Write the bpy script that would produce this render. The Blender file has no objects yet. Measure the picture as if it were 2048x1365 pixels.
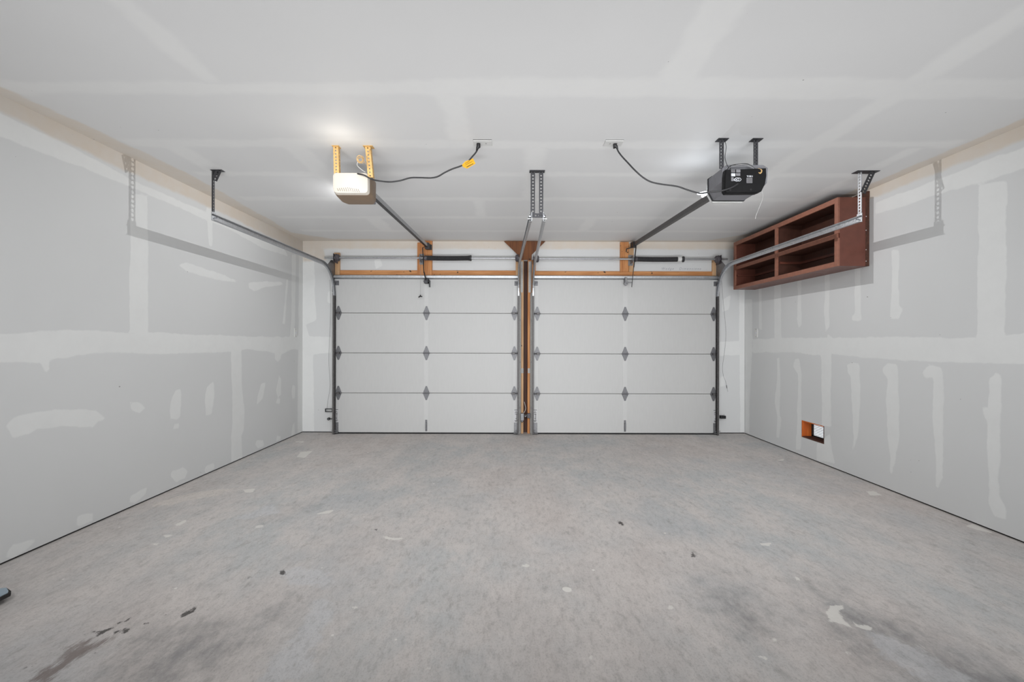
import bpy, bmesh, math, random
import numpy as np
from mathutils import Vector, Matrix
random.seed(7)
scene = bpy.context.scene
col = scene.collection
PI = math.pi

# ------------------------------------------------------------------ camera, world, lights, exposure
F_PX, CAM_H, CEIL_Z, X_L, X_R, Y_B, Y_F = 910.0, 1.226, 2.554, -2.76, 3.135, 6.07, -2.6
cam = bpy.data.cameras.new('camera'); cam.sensor_width = 36; cam.lens = F_PX * 36 / 2048
cam.shift_x = 5 / 2048; cam.clip_start = 0.02
camo = bpy.data.objects.new('camera', cam); col.objects.link(camo)
camo.matrix_world = Matrix.Translation((0, 0, CAM_H)) @ Matrix.Rotation(PI/2, 4, 'X') @ Matrix.Rotation(0.0025, 4, 'Z')
scene.camera = camo
w = bpy.data.worlds.new('daylight'); scene.world = w; w.use_nodes = True
w.node_tree.nodes['Background'].inputs[0].default_value = (0.92, 0.96, 1, 1)
w.node_tree.nodes['Background'].inputs[1].default_value = 1.05
scene.view_settings.view_transform = 'Standard'; scene.view_settings.look = 'None'
scene.view_settings.exposure = 0.06; scene.view_settings.gamma = 1.0
scene.view_settings.use_curve_mapping = False

def light(name, kind, loc, energy, color=(1, 1, 1), rot=(0, 0, 0), size=None, size_y=None, **kw):
    d = bpy.data.lights.new(name, kind); d.energy = energy; d.color = color
    if kind == 'AREA':
        d.shape = 'RECTANGLE'; d.size = size; d.size_y = size_y
    else:
        d.shadow_soft_size = size or 0
    for k, v in kw.items(): setattr(d, k, v)
    o = bpy.data.objects.new(name, d); o.location = loc; o.rotation_euler = rot; col.objects.link(o); return o
def aim(o, target):
    o.rotation_euler = (Vector(target) - o.location).to_track_quat('-Z', 'Y').to_euler()
light('rear_fill_light', 'AREA', (0.2, Y_F+0.1, 1.3), 42, (0.97, 0.985, 1), (PI/2, 0, 0), 5.4, 2.3)  # added fill panel behind the camera; the rear wall is closed
aim(light('rear_fill_up', 'AREA', (0.2, -0.3, 0.2), 50, (0.97, 0.985, 1), size=4.6, size_y=0.6, spread=1.5), (0.2, 5.6, 2.6))  # added fill out of view, brightens the far ceiling
aim(light('rear_fill_down', 'AREA', (0.2, 0.3, 2.45), 46, (0.97, 0.985, 1), size=4.6, size_y=0.6, spread=1.45), (0.2, 5.6, 0.0))  # added fill out of view, brightens the far floor
aim(light('shadow_spot_left', 'SPOT', (-1.30, 4.10, 2.535), 27, (1, 1, 1), size=0.0, spot_size=2.5, spot_blend=0.7), (-2.76, 3.9, 1.6))  # added unseen spot, placed to throw the track shadow on the left wall
aim(light('shadow_spot_right', 'SPOT', (1.72, 4.15, 2.535), 27, (1, 1, 1), size=0.0, spot_size=2.5, spot_blend=0.7), (3.135, 3.9, 1.6))  # added unseen spot, throws the track and cabinet shadows on the right wall
light('opener_bulb_glow', 'POINT', (-1.09, 2.90, 2.38), 0.7, (1, 0.93, 0.82), size=0.0)
light('opener_led_glow', 'POINT', (1.385, 3.33, 2.31), 1.0, (0.86, 0.93, 1), size=0.0)

# ------------------------------------------------------------------ helpers
def lin(c):
    return tuple(((v/255)/12.92 if v/255 <= 0.04045 else ((v/255+0.055)/1.055)**2.4) for v in c) + (1,)

def new_mat(name):
    m = bpy.data.materials.new(name); m.use_nodes = True
    nt = m.node_tree; b = nt.nodes['Principled BSDF']; return m, nt, b

def N(nt, t, **kw):
    n = nt.nodes.new(t)
    for k, v in kw.items():
        if k == 'op': n.operation = v
        elif isinstance(k, str) and k.startswith('i_'): n.inputs[k[2:]].default_value = v
        else: setattr(n, k, v)
    return n

def noise(nt, scale, stretch=(1, 1, 1), detail=4, coord='Object', rough=0.55):
    tc = N(nt, 'ShaderNodeTexCoord'); mp = N(nt, 'ShaderNodeMapping'); nz = N(nt, 'ShaderNodeTexNoise')
    mp.inputs['Scale'].default_value = stretch
    nz.inputs['Scale'].default_value = scale; nz.inputs['Detail'].default_value = detail; nz.inputs['Roughness'].default_value = rough
    nt.links.new(tc.outputs[coord], mp.inputs[0]); nt.links.new(mp.outputs[0], nz.inputs['Vector'])
    return nz.outputs['Fac']

def math_n(nt, op, a, b=None, c=None, clamp=False):
    n = N(nt, 'ShaderNodeMath', op=op); n.use_clamp = clamp
    for i, v in enumerate((a, b, c)):
        if v is None: continue
        if isinstance(v, (int, float)): n.inputs[i].default_value = v
        else: nt.links.new(v, n.inputs[i])
    return n.outputs[0]

def maprange(nt, v, a, b, c=0.0, d=1.0, smooth=True):
    n = N(nt, 'ShaderNodeMapRange'); n.interpolation_type = 'SMOOTHSTEP' if smooth else 'LINEAR'
    nt.links.new(v, n.inputs[0])
    for i, x in enumerate((a, b, c, d)): n.inputs[i+1].default_value = x
    return n.outputs[0]

def mixc(nt, fac, a, b, blend='MIX'):
    n = N(nt, 'ShaderNodeMix'); n.data_type = 'RGBA'; n.blend_type = blend
    for s, v in ((n.inputs[0], fac), (n.inputs[6], a), (n.inputs[7], b)):
        if isinstance(v, (int, float, tuple)): s.default_value = v
        else: nt.links.new(v, s)
    return n.outputs[2]

def bump(nt, b, h, strength, dist=0.002):
    n = N(nt, 'ShaderNodeBump'); n.inputs['Strength'].default_value = strength; n.inputs['Distance'].default_value = dist
    nt.links.new(h, n.inputs['Height']); nt.links.new(n.outputs[0], b.inputs['Normal'])

def mat(name, c, rough=0.5, metal=0.0, var=0.08, scale=25, stretch=(1, 1, 1), bmp=0.0, spec=None):
    m, nt, b = new_mat(name)
    base = lin(c); f = noise(nt, scale, stretch)
    lo = tuple(v*(1-var) for v in base[:3]) + (1,); hi = tuple(min(1, v*(1+var)) for v in base[:3]) + (1,)
    nt.links.new(mixc(nt, maprange(nt, f, 0.3, 0.7), lo, hi), b.inputs['Base Color'])
    nt.links.new(maprange(nt, f, 0.3, 0.7, rough*0.9, min(1, rough*1.1)), b.inputs['Roughness'])
    b.inputs['Metallic'].default_value = metal
    if spec is not None: b.inputs['Specular IOR Level'].default_value = spec
    if bmp: bump(nt, b, f, bmp)
    return m

def wood(name, dark, light_c, axis=0, rough=0.7, knots=True):
    m, nt, b = new_mat(name)
    st = [14, 14, 14]; st[axis] = 0.9
    f = noise(nt, 3.0, tuple(st), 5)
    c = mixc(nt, maprange(nt, f, 0.32, 0.68), lin(dark), lin(light_c))
    if knots:
        k = noise(nt, 22, (1, 1, 1), 1)
        c = mixc(nt, maprange(nt, k, 0.70, 0.76), c, lin(tuple(int(v*0.45) for v in dark)))
    nt.links.new(c, b.inputs['Base Color']); b.inputs['Roughness'].default_value = rough
    bump(nt, b, f, 0.3, 0.001); return m

def glow(name, c, strength):
    m, nt, b = new_mat(name)
    b.inputs['Base Color'].default_value = lin(c); b.inputs['Emission Color'].default_value = lin(c)
    f = noise(nt, 9)
    nt.links.new(maprange(nt, f, 0.2, 0.8, strength*0.95, strength*1.05), b.inputs['Emission Strength'])
    b.inputs['Roughness'].default_value = 0.4; return m

class MB:
    """collects simple shapes, built as one mesh object"""
    def __init__(s): s.v = []; s.f = []
    def add(s, vs, fs):
        o = len(s.v); s.v += [tuple(p) for p in vs]; s.f += [tuple(i+o for i in f) for f in fs]; return s
    def box(s, a, b):
        x0, y0, z0 = (min(a[i], b[i]) for i in range(3)); x1, y1, z1 = (max(a[i], b[i]) for i in range(3))
        return s.add([(x0,y0,z0),(x1,y0,z0),(x1,y1,z0),(x0,y1,z0),(x0,y0,z1),(x1,y0,z1),(x1,y1,z1),(x0,y1,z1)],
                     [(0,3,2,1),(4,5,6,7),(0,1,5,4),(1,2,6,5),(2,3,7,6),(3,0,4,7)])
    def beam(s, p, q, wd, ht, up=(0,0,1)):
        p, q = Vector(p), Vector(q); d = (q-p).normalized(); u = d.cross(Vector(up)).normalized(); v = u.cross(d)
        vs = []
        for c in (p, q):
            for a, b in ((-1,-1),(1,-1),(1,1),(-1,1)): vs.append(c + u*a*wd/2 + v*b*ht/2)
        return s.add(vs, [(0,1,2,3),(7,6,5,4),(0,4,5,1),(1,5,6,2),(2,6,7,3),(3,7,4,0)])
    def tube(s, pts, r, n=8, cap=True):
        pts = [Vector(p) for p in pts]; rings = []
        prev = None
        for i, p in enumerate(pts):
            d = ((pts[min(i+1, len(pts)-1)] - pts[max(i-1, 0)])).normalized()
            if prev is None:
                u = d.orthogonal().normalized()
            else:
                u = (prev - d*prev.dot(d)).normalized()
            prev = u; v = d.cross(u); rr = r[i] if isinstance(r, (list, tuple)) else r
            rings.append([p + u*math.cos(2*PI*k/n)*rr + v*math.sin(2*PI*k/n)*rr for k in range(n)])
        fs = []
        for i in range(len(rings)-1):
            for k in range(n):
                a, b = i*n+k, i*n+(k+1) % n; fs.append((a, b, b+n, a+n))
        if cap: fs += [tuple(range(n-1, -1, -1)), tuple((len(rings)-1)*n+k for k in range(n))]
        return s.add([q for rg in rings for q in rg], fs)
    def prism(s, poly, axis, a, b):
        """poly in the two other axes (in x,y,z order), extruded along axis from a to b"""
        def P(p, h):
            l = list(p); l.insert(axis, h); return tuple(l)
        n = len(poly)
        fs = [tuple(range(n)), tuple(range(2*n-1, n-1, -1))] + [(i, i+n, (i+1) % n+n, (i+1) % n) for i in range(n)]
        return s.add([P(p, a) for p in poly] + [P(p, b) for p in poly], fs)
    def strip(s, o, along, wide, length, width, holes, r, th=0.0025):
        """perforated strap with real round holes"""
        o, a, wv = Vector(o), Vector(along).normalized(), Vector(wide).normalized(); nv = a.cross(wv).normalized()
        ch = length/holes; hw = width/2
        out = [(-1,-1),(0,-1),(1,-1),(1,0),(1,1),(0,1),(-1,1),(-1,0)]
        for h in range(holes):
            c = o + a*(ch*(h+0.5))
            vs = []
            for t in (-th/2, th/2):
                for x, y in out: vs.append(c + a*x*ch/2 + wv*y*hw + nv*t)
                for x, y in out:
                    l = math.hypot(x, y); vs.append(c + a*x/l*r + wv*y/l*r + nv*t)
            fs = []
            for k in range(8):
                j = (k+1) % 8
                fs += [(k, 8+k, 8+j, j), (16+k, 16+j, 24+j, 24+k), (8+k, 24+k, 24+j, 8+j)]
                if out[k][1] == out[j][1] or (h == 0 and out[k][0] == -1 and out[j][0] == -1) or (h == holes-1 and out[k][0] == 1 and out[j][0] == 1):
                    fs.append((k, j, 16+j, 16+k))
            s.add(vs, fs)
        return s
    def build(s, name, m, parent=None, smooth=False, bevel=0.0, label=None):
        v = np.array(s.v); base = Vector(((v[:,0].min()+v[:,0].max())/2, (v[:,1].min()+v[:,1].max())/2, v[:,2].min()))
        me = bpy.data.meshes.new(name); me.from_pydata([tuple(Vector(p)-base) for p in s.v], [], s.f)
        bm = bmesh.new(); bm.from_mesh(me); bmesh.ops.recalc_face_normals(bm, faces=bm.faces); bm.to_mesh(me); bm.free()
        me.materials.append(m)
        if smooth:
            for p in me.polygons: p.use_smooth = True
            try: me.set_sharp_from_angle(angle=math.radians(40))
            except Exception: pass
        o = bpy.data.objects.new(name, me); col.objects.link(o); place(o, base, parent)
        if bevel:
            b = o.modifiers.new('bevel', 'BEVEL'); b.width = bevel; b.segments = 2; b.limit_method = 'ANGLE'
        if label: o['label'] = label
        return o

WORLD = {}
def place(o, world, parent=None):
    WORLD[o] = Vector(world)
    if parent is not None:
        o.parent = parent; o.location = Vector(world) - WORLD[parent]
    else: o.location = world
def thing(name, label, cat, loc, group=None):
    o = bpy.data.objects.new(name, None); o.empty_display_size = 0.05; col.objects.link(o); place(o, loc)
    o['label'] = label; o['category'] = cat
    if group: o['group'] = group
    return o
def tag(o, label, cat, group=None):
    o['label'] = label; o['category'] = cat
    if group: o['group'] = group
    return o
def copy_part(src, world, parent):
    o = src.copy(); col.objects.link(o); o.parent = None; place(o, world, parent); return o

def smooth_path(pts, sub=6):
    pts = [Vector(p) for p in pts]; out = []
    for i in range(len(pts)-1):
        p0, p1, p2, p3 = pts[max(i-1,0)], pts[i], pts[i+1], pts[min(i+2,len(pts)-1)]
        for k in range(sub):
            t = k/sub
            out.append(0.5*((2*p1)+(-p0+p2)*t+(2*p0-5*p1+4*p2-p3)*t*t+(-p0+3*p1-3*p2+p3)*t**3))
    return out + [pts[-1]]

# ------------------------------------------------------------------ materials
M = {}
M['slat'] = mat('louvre_paint', (120, 116, 122), 0.6, 0, 0.05, 20)
M['cover'] = mat('matt_black_cover', (10, 10, 12), 0.6, 0, 0.15, 30, spec=0.25)
M['galv'] = mat('galvanised_steel', (178, 180, 183), 0.38, 0.85, 0.10, 60)
M['galv_dull'] = mat('dull_galvanised_steel', (132, 132, 134), 0.5, 0.7, 0.15, 80)
M['hinge'] = mat('hinge_steel', (118, 118, 121), 0.5, 0.45, 0.18, 90)
M['zinc'] = mat('weathered_zinc', (170, 169, 166), 0.6, 0.2, 0.12, 60)
M['greasy'] = mat('greasy_track_steel', (92, 90, 90), 0.5, 0.6, 0.2, 60)
M['dark_steel'] = mat('dark_perforated_steel', (72, 72, 75), 0.5, 0.7, 0.2, 70)
M['bright_steel'] = mat('bright_zinc_steel', (200, 202, 206), 0.3, 0.9, 0.06, 60)
M['spring'] = mat('oiled_spring_steel', (78, 78, 80), 0.5, 0.5, 0.2, 120)
M['drum'] = mat('cast_drum', (96, 92, 96), 0.6, 0.5, 0.25, 60)
M['door'] = mat('garage_door_paint', (190, 190, 189), 0.55, 0, 0.015, 8, (6, 1, 1), 0.15)
M['stile'] = mat('door_end_stile_paint', (195, 195, 194), 0.5, 0, 0.02, 20)
M['rubber'] = mat('black_rubber', (30, 30, 31), 0.8, 0, 0.2, 40)
M['black'] = mat('black_plastic', (24, 24, 27), 0.45, 0, 0.15, 30)
M['black_cord'] = mat('black_cord_rubber', (40, 40, 42), 0.5, 0, 0.1, 30)
M['chassis'] = mat('grey_painted_chassis', (126, 126, 131), 0.45, 0.3, 0.08, 30)
M['tan'] = mat('tan_brown_plastic', (128, 108, 88), 0.5, 0, 0.08, 20)
M['white_plastic'] = mat('white_plastic', (214, 214, 212), 0.4, 0, 0.02, 20)
M['lens'] = glow('lit_white_lens', (206, 199, 188), 0.10)
M['led'] = glow('bright_led_bulb', (240, 246, 255), 2.2)
M['slot'] = mat('lens_slot_shade', (120, 108, 92), 0.7, 0, 0.05, 20)
M['bulb_lit'] = mat('bulb_lit_perforated_steel', (216, 178, 116), 0.5, 0.25, 0.12, 60)  # warm light of the opener bulb is put into this strap colour
M['wire_tan'] = mat('tan_wire', (205, 168, 112), 0.6, 0, 0.15, 50)
M['wire_white'] = mat('white_wire', (196, 196, 194), 0.6, 0, 0.1, 50)
M['wire_grey'] = mat('grey_wire', (140, 140, 142), 0.6, 0, 0.1, 50)
M['yellow'] = mat('yellow_tag', (226, 166, 18), 0.6, 0, 0.10, 30)
M['ink'] = mat('dark_print', (60, 56, 50), 0.8, 0, 0.1, 30)
M['pencil'] = mat('faint_pencil', (150, 152, 162), 0.9, 0, 0.1, 30)
M['decal'] = mat('warning_decal', (196, 196, 198), 0.5, 0, 0.04, 90)
M['decal_grey'] = mat('grey_decal', (120, 120, 124), 0.5, 0, 0.10, 90)
M['decal_white'] = mat('glossy_white_decal', (208, 210, 216), 0.3, 0, 0.08, 90)
M['cab'] = mat('reddish_brown_paint', (102, 58, 46), 0.42, 0, 0.10, 14, (1, 1, 1), 0.1)
M['cab_edge'] = mat('worn_brown_paint_edge', (138, 90, 72), 0.5, 0, 0.12, 30)
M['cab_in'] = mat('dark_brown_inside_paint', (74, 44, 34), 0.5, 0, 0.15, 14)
M['pine_x'] = wood('pine_board_lengthwise', (176, 116, 66), (206, 148, 96), 0)
M['pine_z'] = wood('pine_board_upright', (170, 108, 60), (202, 142, 90), 2)
M['pine_pale'] = wood('pale_pine_upright', (176, 138, 100), (200, 162, 124), 2)
M['ply'] = wood('stained_plywood', (90, 50, 22), (118, 70, 32), 2)
M['post'] = wood('dark_stained_post', (58, 34, 24), (84, 52, 38), 2, knots=False)
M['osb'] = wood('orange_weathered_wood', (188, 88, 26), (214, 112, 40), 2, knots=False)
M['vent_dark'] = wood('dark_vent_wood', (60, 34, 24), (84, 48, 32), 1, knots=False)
M['blue'] = mat('pale_blue_grey_bar', (150, 166, 178), 0.45, 0.1, 0.06, 12)
M['sill'] = mat('dark_sill_gap', (44, 42, 41), 0.9, 0, 0.2, 30)
M['slab'] = mat('plain_drywall_back', (215, 215, 214), 0.9, 0, 0.03, 10)

def drywall(name, paper, mud, beige, w_mud, wob, strength=1.0, rough=0.85):
    m, nt, b = new_mat(name)
    at = N(nt, 'ShaderNodeAttribute', attribute_name='mud'); ab = N(nt, 'ShaderNodeAttribute', attribute_name='beige')
    n1 = noise(nt, 14, (1, 1, 1), 5); n2 = noise(nt, 3.2, (1, 1, 1), 5); n3 = noise(nt, 6, (1, 1, 1), 4, rough=0.7)
    wobble = math_n(nt, 'MULTIPLY', math_n(nt, 'SUBTRACT', n1, 0.5), wob)
    wob2 = math_n(nt, 'MULTIPLY', math_n(nt, 'SUBTRACT', n2, 0.5), wob*2.0)
    d = math_n(nt, 'ADD', math_n(nt, 'ADD', at.outputs['Fac'], wobble), wob2)
    fac = maprange(nt, d, w_mud, -w_mud)
    fac = math_n(nt, 'MULTIPLY', fac, maprange(nt, n3, 0.2, 0.7, 0.72*strength, 1.0*strength))
    tint = noise(nt, 0.9, (1, 1, 1), 3)
    c0 = mixc(nt, maprange(nt, tint, 0.3, 0.7), lin(paper), lin(tuple(v+3 for v in paper)))
    c = mixc(nt, fac, c0, lin(mud))
    d2 = math_n(nt, 'ADD', math_n(nt, 'ADD', ab.outputs['Fac'], wobble), wob2)
    fb = math_n(nt, 'MULTIPLY', maprange(nt, d2, 0.018, -0.018), maprange(nt, n3, 0.25, 0.75, 0.7, 1.0))
    c = mixc(nt, fb, c, lin(beige))
    sp = noise(nt, 34, (1, 1, 1), 1)
    c = mixc(nt, maprange(nt, sp, 0.82, 0.84), c, lin((150, 148, 146)))
    nt.links.new(c, b.inputs['Base Color']); b.inputs['Roughness'].default_value = rough
    bump(nt, b, math_n(nt, 'ADD', fac, math_n(nt, 'MULTIPLY', n1, 0.3)), 0.10, 0.002)
    return m
M['wall'] = drywall('taped_drywall', (210, 211, 211), (225, 226, 225), (208, 198, 186), 0.006, 0.022)
M['ceil'] = drywall('taped_ceiling_drywall', (221, 221, 221), (232, 232, 231), (218, 209, 198), 0.03, 0.045, 0.85, 0.6)

def floor_mat():
    m, nt, b = new_mat('worn_concrete')
    def A(n): return N(nt, 'ShaderNodeAttribute', attribute_name=n).outputs['Fac']
    big = noise(nt, 0.55, (1.2, 0.8, 1), 5); mid = noise(nt, 2.6, (1.6, 0.8, 1), 8, rough=0.68); fine = noise(nt, 26, (1.4, 0.55, 1), 7, rough=0.75)
    grit = noise(nt, 120, (1, 0.7, 1), 3, rough=0.8); wob = noise(nt, 9, (1, 1, 1), 7, rough=0.7)
    wb = math_n(nt, 'MULTIPLY', math_n(nt, 'SUBTRACT', wob, 0.5), 1.0)
    c = mixc(nt, maprange(nt, big, 0.38, 0.62), lin((185, 186, 186)), lin((194, 186, 182)))
    c = mixc(nt, maprange(nt, mid, 0.36, 0.66, 0, 0.85), c, lin((205, 198, 194)))
    hue = noise(nt, 1.3, (1, 0.8, 1), 6)
    c = mixc(nt, maprange(nt, hue, 0.50, 0.70, 0, 0.55), c, lin((174, 177, 180)))
    def zone(c, attr, wd, amp, colr, strength, tex=None):
        d = math_n(nt, 'ADD', A(attr), math_n(nt, 'MULTIPLY', wb, amp))
        f = math_n(nt, 'MULTIPLY', maprange(nt, d, wd, -wd), strength)
        if tex is not None: f = math_n(nt, 'MULTIPLY', f, tex)
        return mixc(nt, f, c, lin(colr))
    c = zone(c, 'grey', 0.16, 0.5, (132, 132, 133), 0.85, maprange(nt, mid, 0.35, 0.62, 1.0, 0.25))
    c = zone(c, 'blue', 0.02, 0.22, (198, 198, 200), 0.6)
    c = zone(c, 'pale', 0.03, 0.20, (214, 206, 199), 0.7)
    c = mixc(nt, maprange(nt, fine, 0.34, 0.52, 0.30, 0.0), c, lin((128, 124, 121)))
    c = mixc(nt, maprange(nt, fine, 0.52, 0.70, 0.0, 0.26), c, lin((221, 216, 212)))
    c = mixc(nt, maprange(nt, grit, 0.32, 0.50, 0.32, 0.0), c, lin((118, 114, 111)))
    strk = noise(nt, 9, (1.5, 0.7, 1), 9, rough=0.72)
    c = mixc(nt, maprange(nt, strk, 0.54, 0.68, 0.0, 0.42), c, lin((140, 136, 133)))
    scr = noise(nt, 16, (1.4, 0.7, 1), 9, rough=0.75)
    c = mixc(nt, math_n(nt, 'MULTIPLY', maprange(nt, scr, 0.66, 0.69), 0.42), c, lin((222, 219, 215)))
    # small white flecks and dark pits
    def flecks(c, scale, thr, size, colr, strength):
        tc = N(nt, 'ShaderNodeTexCoord'); vo = N(nt, 'ShaderNodeTexVoronoi'); vo.inputs['Scale'].default_value = scale
        nt.links.new(tc.outputs['Object'], vo.inputs['Vector'])
        sel = N(nt, 'ShaderNodeSeparateColor'); nt.links.new(vo.outputs['Color'], sel.inputs[0])
        on = maprange(nt, sel.outputs[0], thr, thr+0.01); sz = math_n(nt, 'MULTIPLY', sel.outputs[1], size)
        dist = math_n(nt, 'ADD', vo.outputs['Distance'], math_n(nt, 'MULTIPLY', wb, size*0.9))
        fl = math_n(nt, 'MULTIPLY', math_n(nt, 'LESS_THAN', dist, sz), on)
        return mixc(nt, math_n(nt, 'MULTIPLY', fl, strength), c, lin(colr))
    c = flecks(c, 2.6, 0.72, 0.085, (226, 223, 217), 0.85)
    c = flecks(c, 11.0, 0.86, 0.11, (224, 221, 216), 0.8)
    c = flecks(c, 14.0, 0.965, 0.10, (70, 68, 66), 0.8)
    dw = noise(nt, 40, (1.5, 0.9, 1), 6, rough=0.75)
    d = math_n(nt, 'ADD', A('light'), math_n(nt, 'MULTIPLY', math_n(nt, 'SUBTRACT', dw, 0.5), 0.035))
    c = mixc(nt, math_n(nt, 'MULTIPLY', maprange(nt, d, 0.004, -0.004), 0.8), c, lin((220, 217, 211)))
    str_n = noise(nt, 12, (4.5, 0.8, 1), 8, rough=0.85)
    d = math_n(nt, 'ADD', A('brown'), math_n(nt, 'MULTIPLY', math_n(nt, 'SUBTRACT', str_n, 0.5), 0.20))
    c = mixc(nt, math_n(nt, 'MULTIPLY', maprange(nt, d, 0.02, -0.02), 0.8), c, lin((116, 104, 99)))
    d = math_n(nt, 'ADD', A('dark'), math_n(nt, 'MULTIPLY', math_n(nt, 'SUBTRACT', dw, 0.5), 0.05))
    c = mixc(nt, math_n(nt, 'MULTIPLY', maprange(nt, d, 0.004, -0.004), 0.9), c, lin((62, 58, 56)))
    nt.links.new(c, b.inputs['Base Color'])
    nt.links.new(maprange(nt, mid, 0.3, 0.7, 0.72, 0.55), b.inputs['Roughness'])
    b.inputs['Specular IOR Level'].default_value = 0.35
    bump(nt, b, math_n(nt, 'ADD', fine, math_n(nt, 'MULTIPLY', grit, 0.5)), 0.35, 0.003)
    return m
M['floor'] = floor_mat()

# ------------------------------------------------------------------ survey outlines in metres on each plane
LEFT = [[[2.465,1.26],[2.617,1.269],[2.852,1.289],[3.279,1.281],[3.788,1.279],[4.516,1.271],[5.399,1.267],[6.07,1.289],[6.071,1.096],[5.741,1.111],[5.493,1.06],[5.179,1.099],[4.789,1.133],[4.516,1.114],[3.905,1.106],[3.575,1.12],[3.059,1.14],[2.918,1.125],[2.73,1.113],[2.724,1.052],[2.707,1.035],[2.678,1.089],[2.465,1.102],[1.999,1.109],[1.388,1.104],[1.387,1.254],[1.999,1.261]],[[4.509,1.265],[4.682,1.267],[4.691,0.788],[4.738,0.495],[4.728,0.291],[4.693,0.237],[4.705,0.009],[4.514,0.009],[4.513,0.255],[4.535,0.408]],[[2.5,0.75],[2.525,0.789],[2.618,0.802],[2.766,0.794],[2.96,0.767],[3.031,0.75],[3.102,0.691],[3.045,0.681],[3.016,0.653],[2.791,0.696],[2.651,0.699],[2.618,0.68],[2.53,0.684],[2.515,0.726]],[[3.306,0.779],[3.386,0.768],[3.464,0.713],[3.395,0.678],[3.324,0.711]],[[3.767,0.807],[3.817,0.81],[3.824,0.701],[3.818,0.586],[3.779,0.564],[3.706,0.58],[3.698,0.654],[3.723,0.747]],[[3.746,0.533],[3.802,0.531],[3.802,0.489],[3.735,0.489]],[[4.149,0.802],[4.246,0.847],[4.252,0.717],[4.219,0.538],[4.136,0.539],[4.122,0.697]],[[5.057,0.743],[5.147,0.746],[5.09,0.574],[4.967,0.514],[4.979,0.61]],[[5.447,0.813],[5.504,0.761],[5.496,0.571],[5.425,0.543],[5.379,0.631]],[[5.402,0.535],[5.472,0.526],[5.472,0.466],[5.38,0.479]],[[5.796,0.661],[5.866,0.629],[5.85,0.478],[5.781,0.487],[5.77,0.588]],[[4.961,0.133],[5.101,0.107],[5.122,0.036],[5.001,0.031],[4.942,0.088]],[[5.404,0.1],[5.498,0.08],[5.508,0.018],[5.382,0.023]],[[5.799,0.157],[5.852,0.172],[5.853,0.02],[5.763,0.013]],[[3.725,0.148],[3.838,0.146],[3.897,0.099],[3.873,0.055],[3.77,0.05],[3.708,0.121]],[[4.138,0.083],[4.248,0.081],[4.263,0.03],[4.138,0.011],[4.111,0.046]],[[3.317,0.085],[3.465,0.099],[3.452,0.061],[3.352,0.022],[3.309,0.045]],[[2.914,0.1],[3.015,0.077],[3.018,0.03],[2.921,0.03],[2.901,0.057]],[[2.526,0.086],[2.647,0.069],[2.653,0.055],[2.609,0.026],[2.526,0.009],[2.487,0.039]],[[5.353,1.274],[5.468,1.275],[5.493,1.001],[5.423,0.975],[5.354,1.006]],[[3.315,2.303],[3.47,2.327],[3.474,1.274],[3.3,1.272]],[[5.628,1.977],[5.666,1.982],[5.593,1.431],[5.531,1.429]],[[5.768,2.312],[5.876,2.333],[5.853,1.492],[5.828,1.171],[5.695,1.172],[5.759,1.488]],[[3.889,1.889],[4.039,1.883],[4.469,1.848],[4.709,1.826],[4.469,1.801],[4.118,1.799],[3.889,1.817],[3.804,1.854]],[[4.806,1.832],[5.123,1.893],[5.499,1.935],[5.557,1.906],[5.148,1.828],[4.908,1.761],[4.818,1.783]],[[4.429,2.331],[4.883,2.343],[5.526,2.374],[5.706,2.27],[5.468,2.262],[5.072,2.266],[4.666,2.293]],[[4.14,2.433],[4.223,2.457],[4.219,2.179],[4.216,2.101],[4.183,2.094],[4.174,2.169]],[[1.2,2.3],[2.4,2.33],[3.1,2.34],[4.0,2.33],[4.9,2.3],[5.2,2.33],[5.2,2.4],[4.0,2.39],[3.3,2.4],[2.9,2.44],[1.2,2.47]],[[5.93,0.0],[6.07,0],[6.07,2.4],[5.96,2.4]]]
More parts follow.
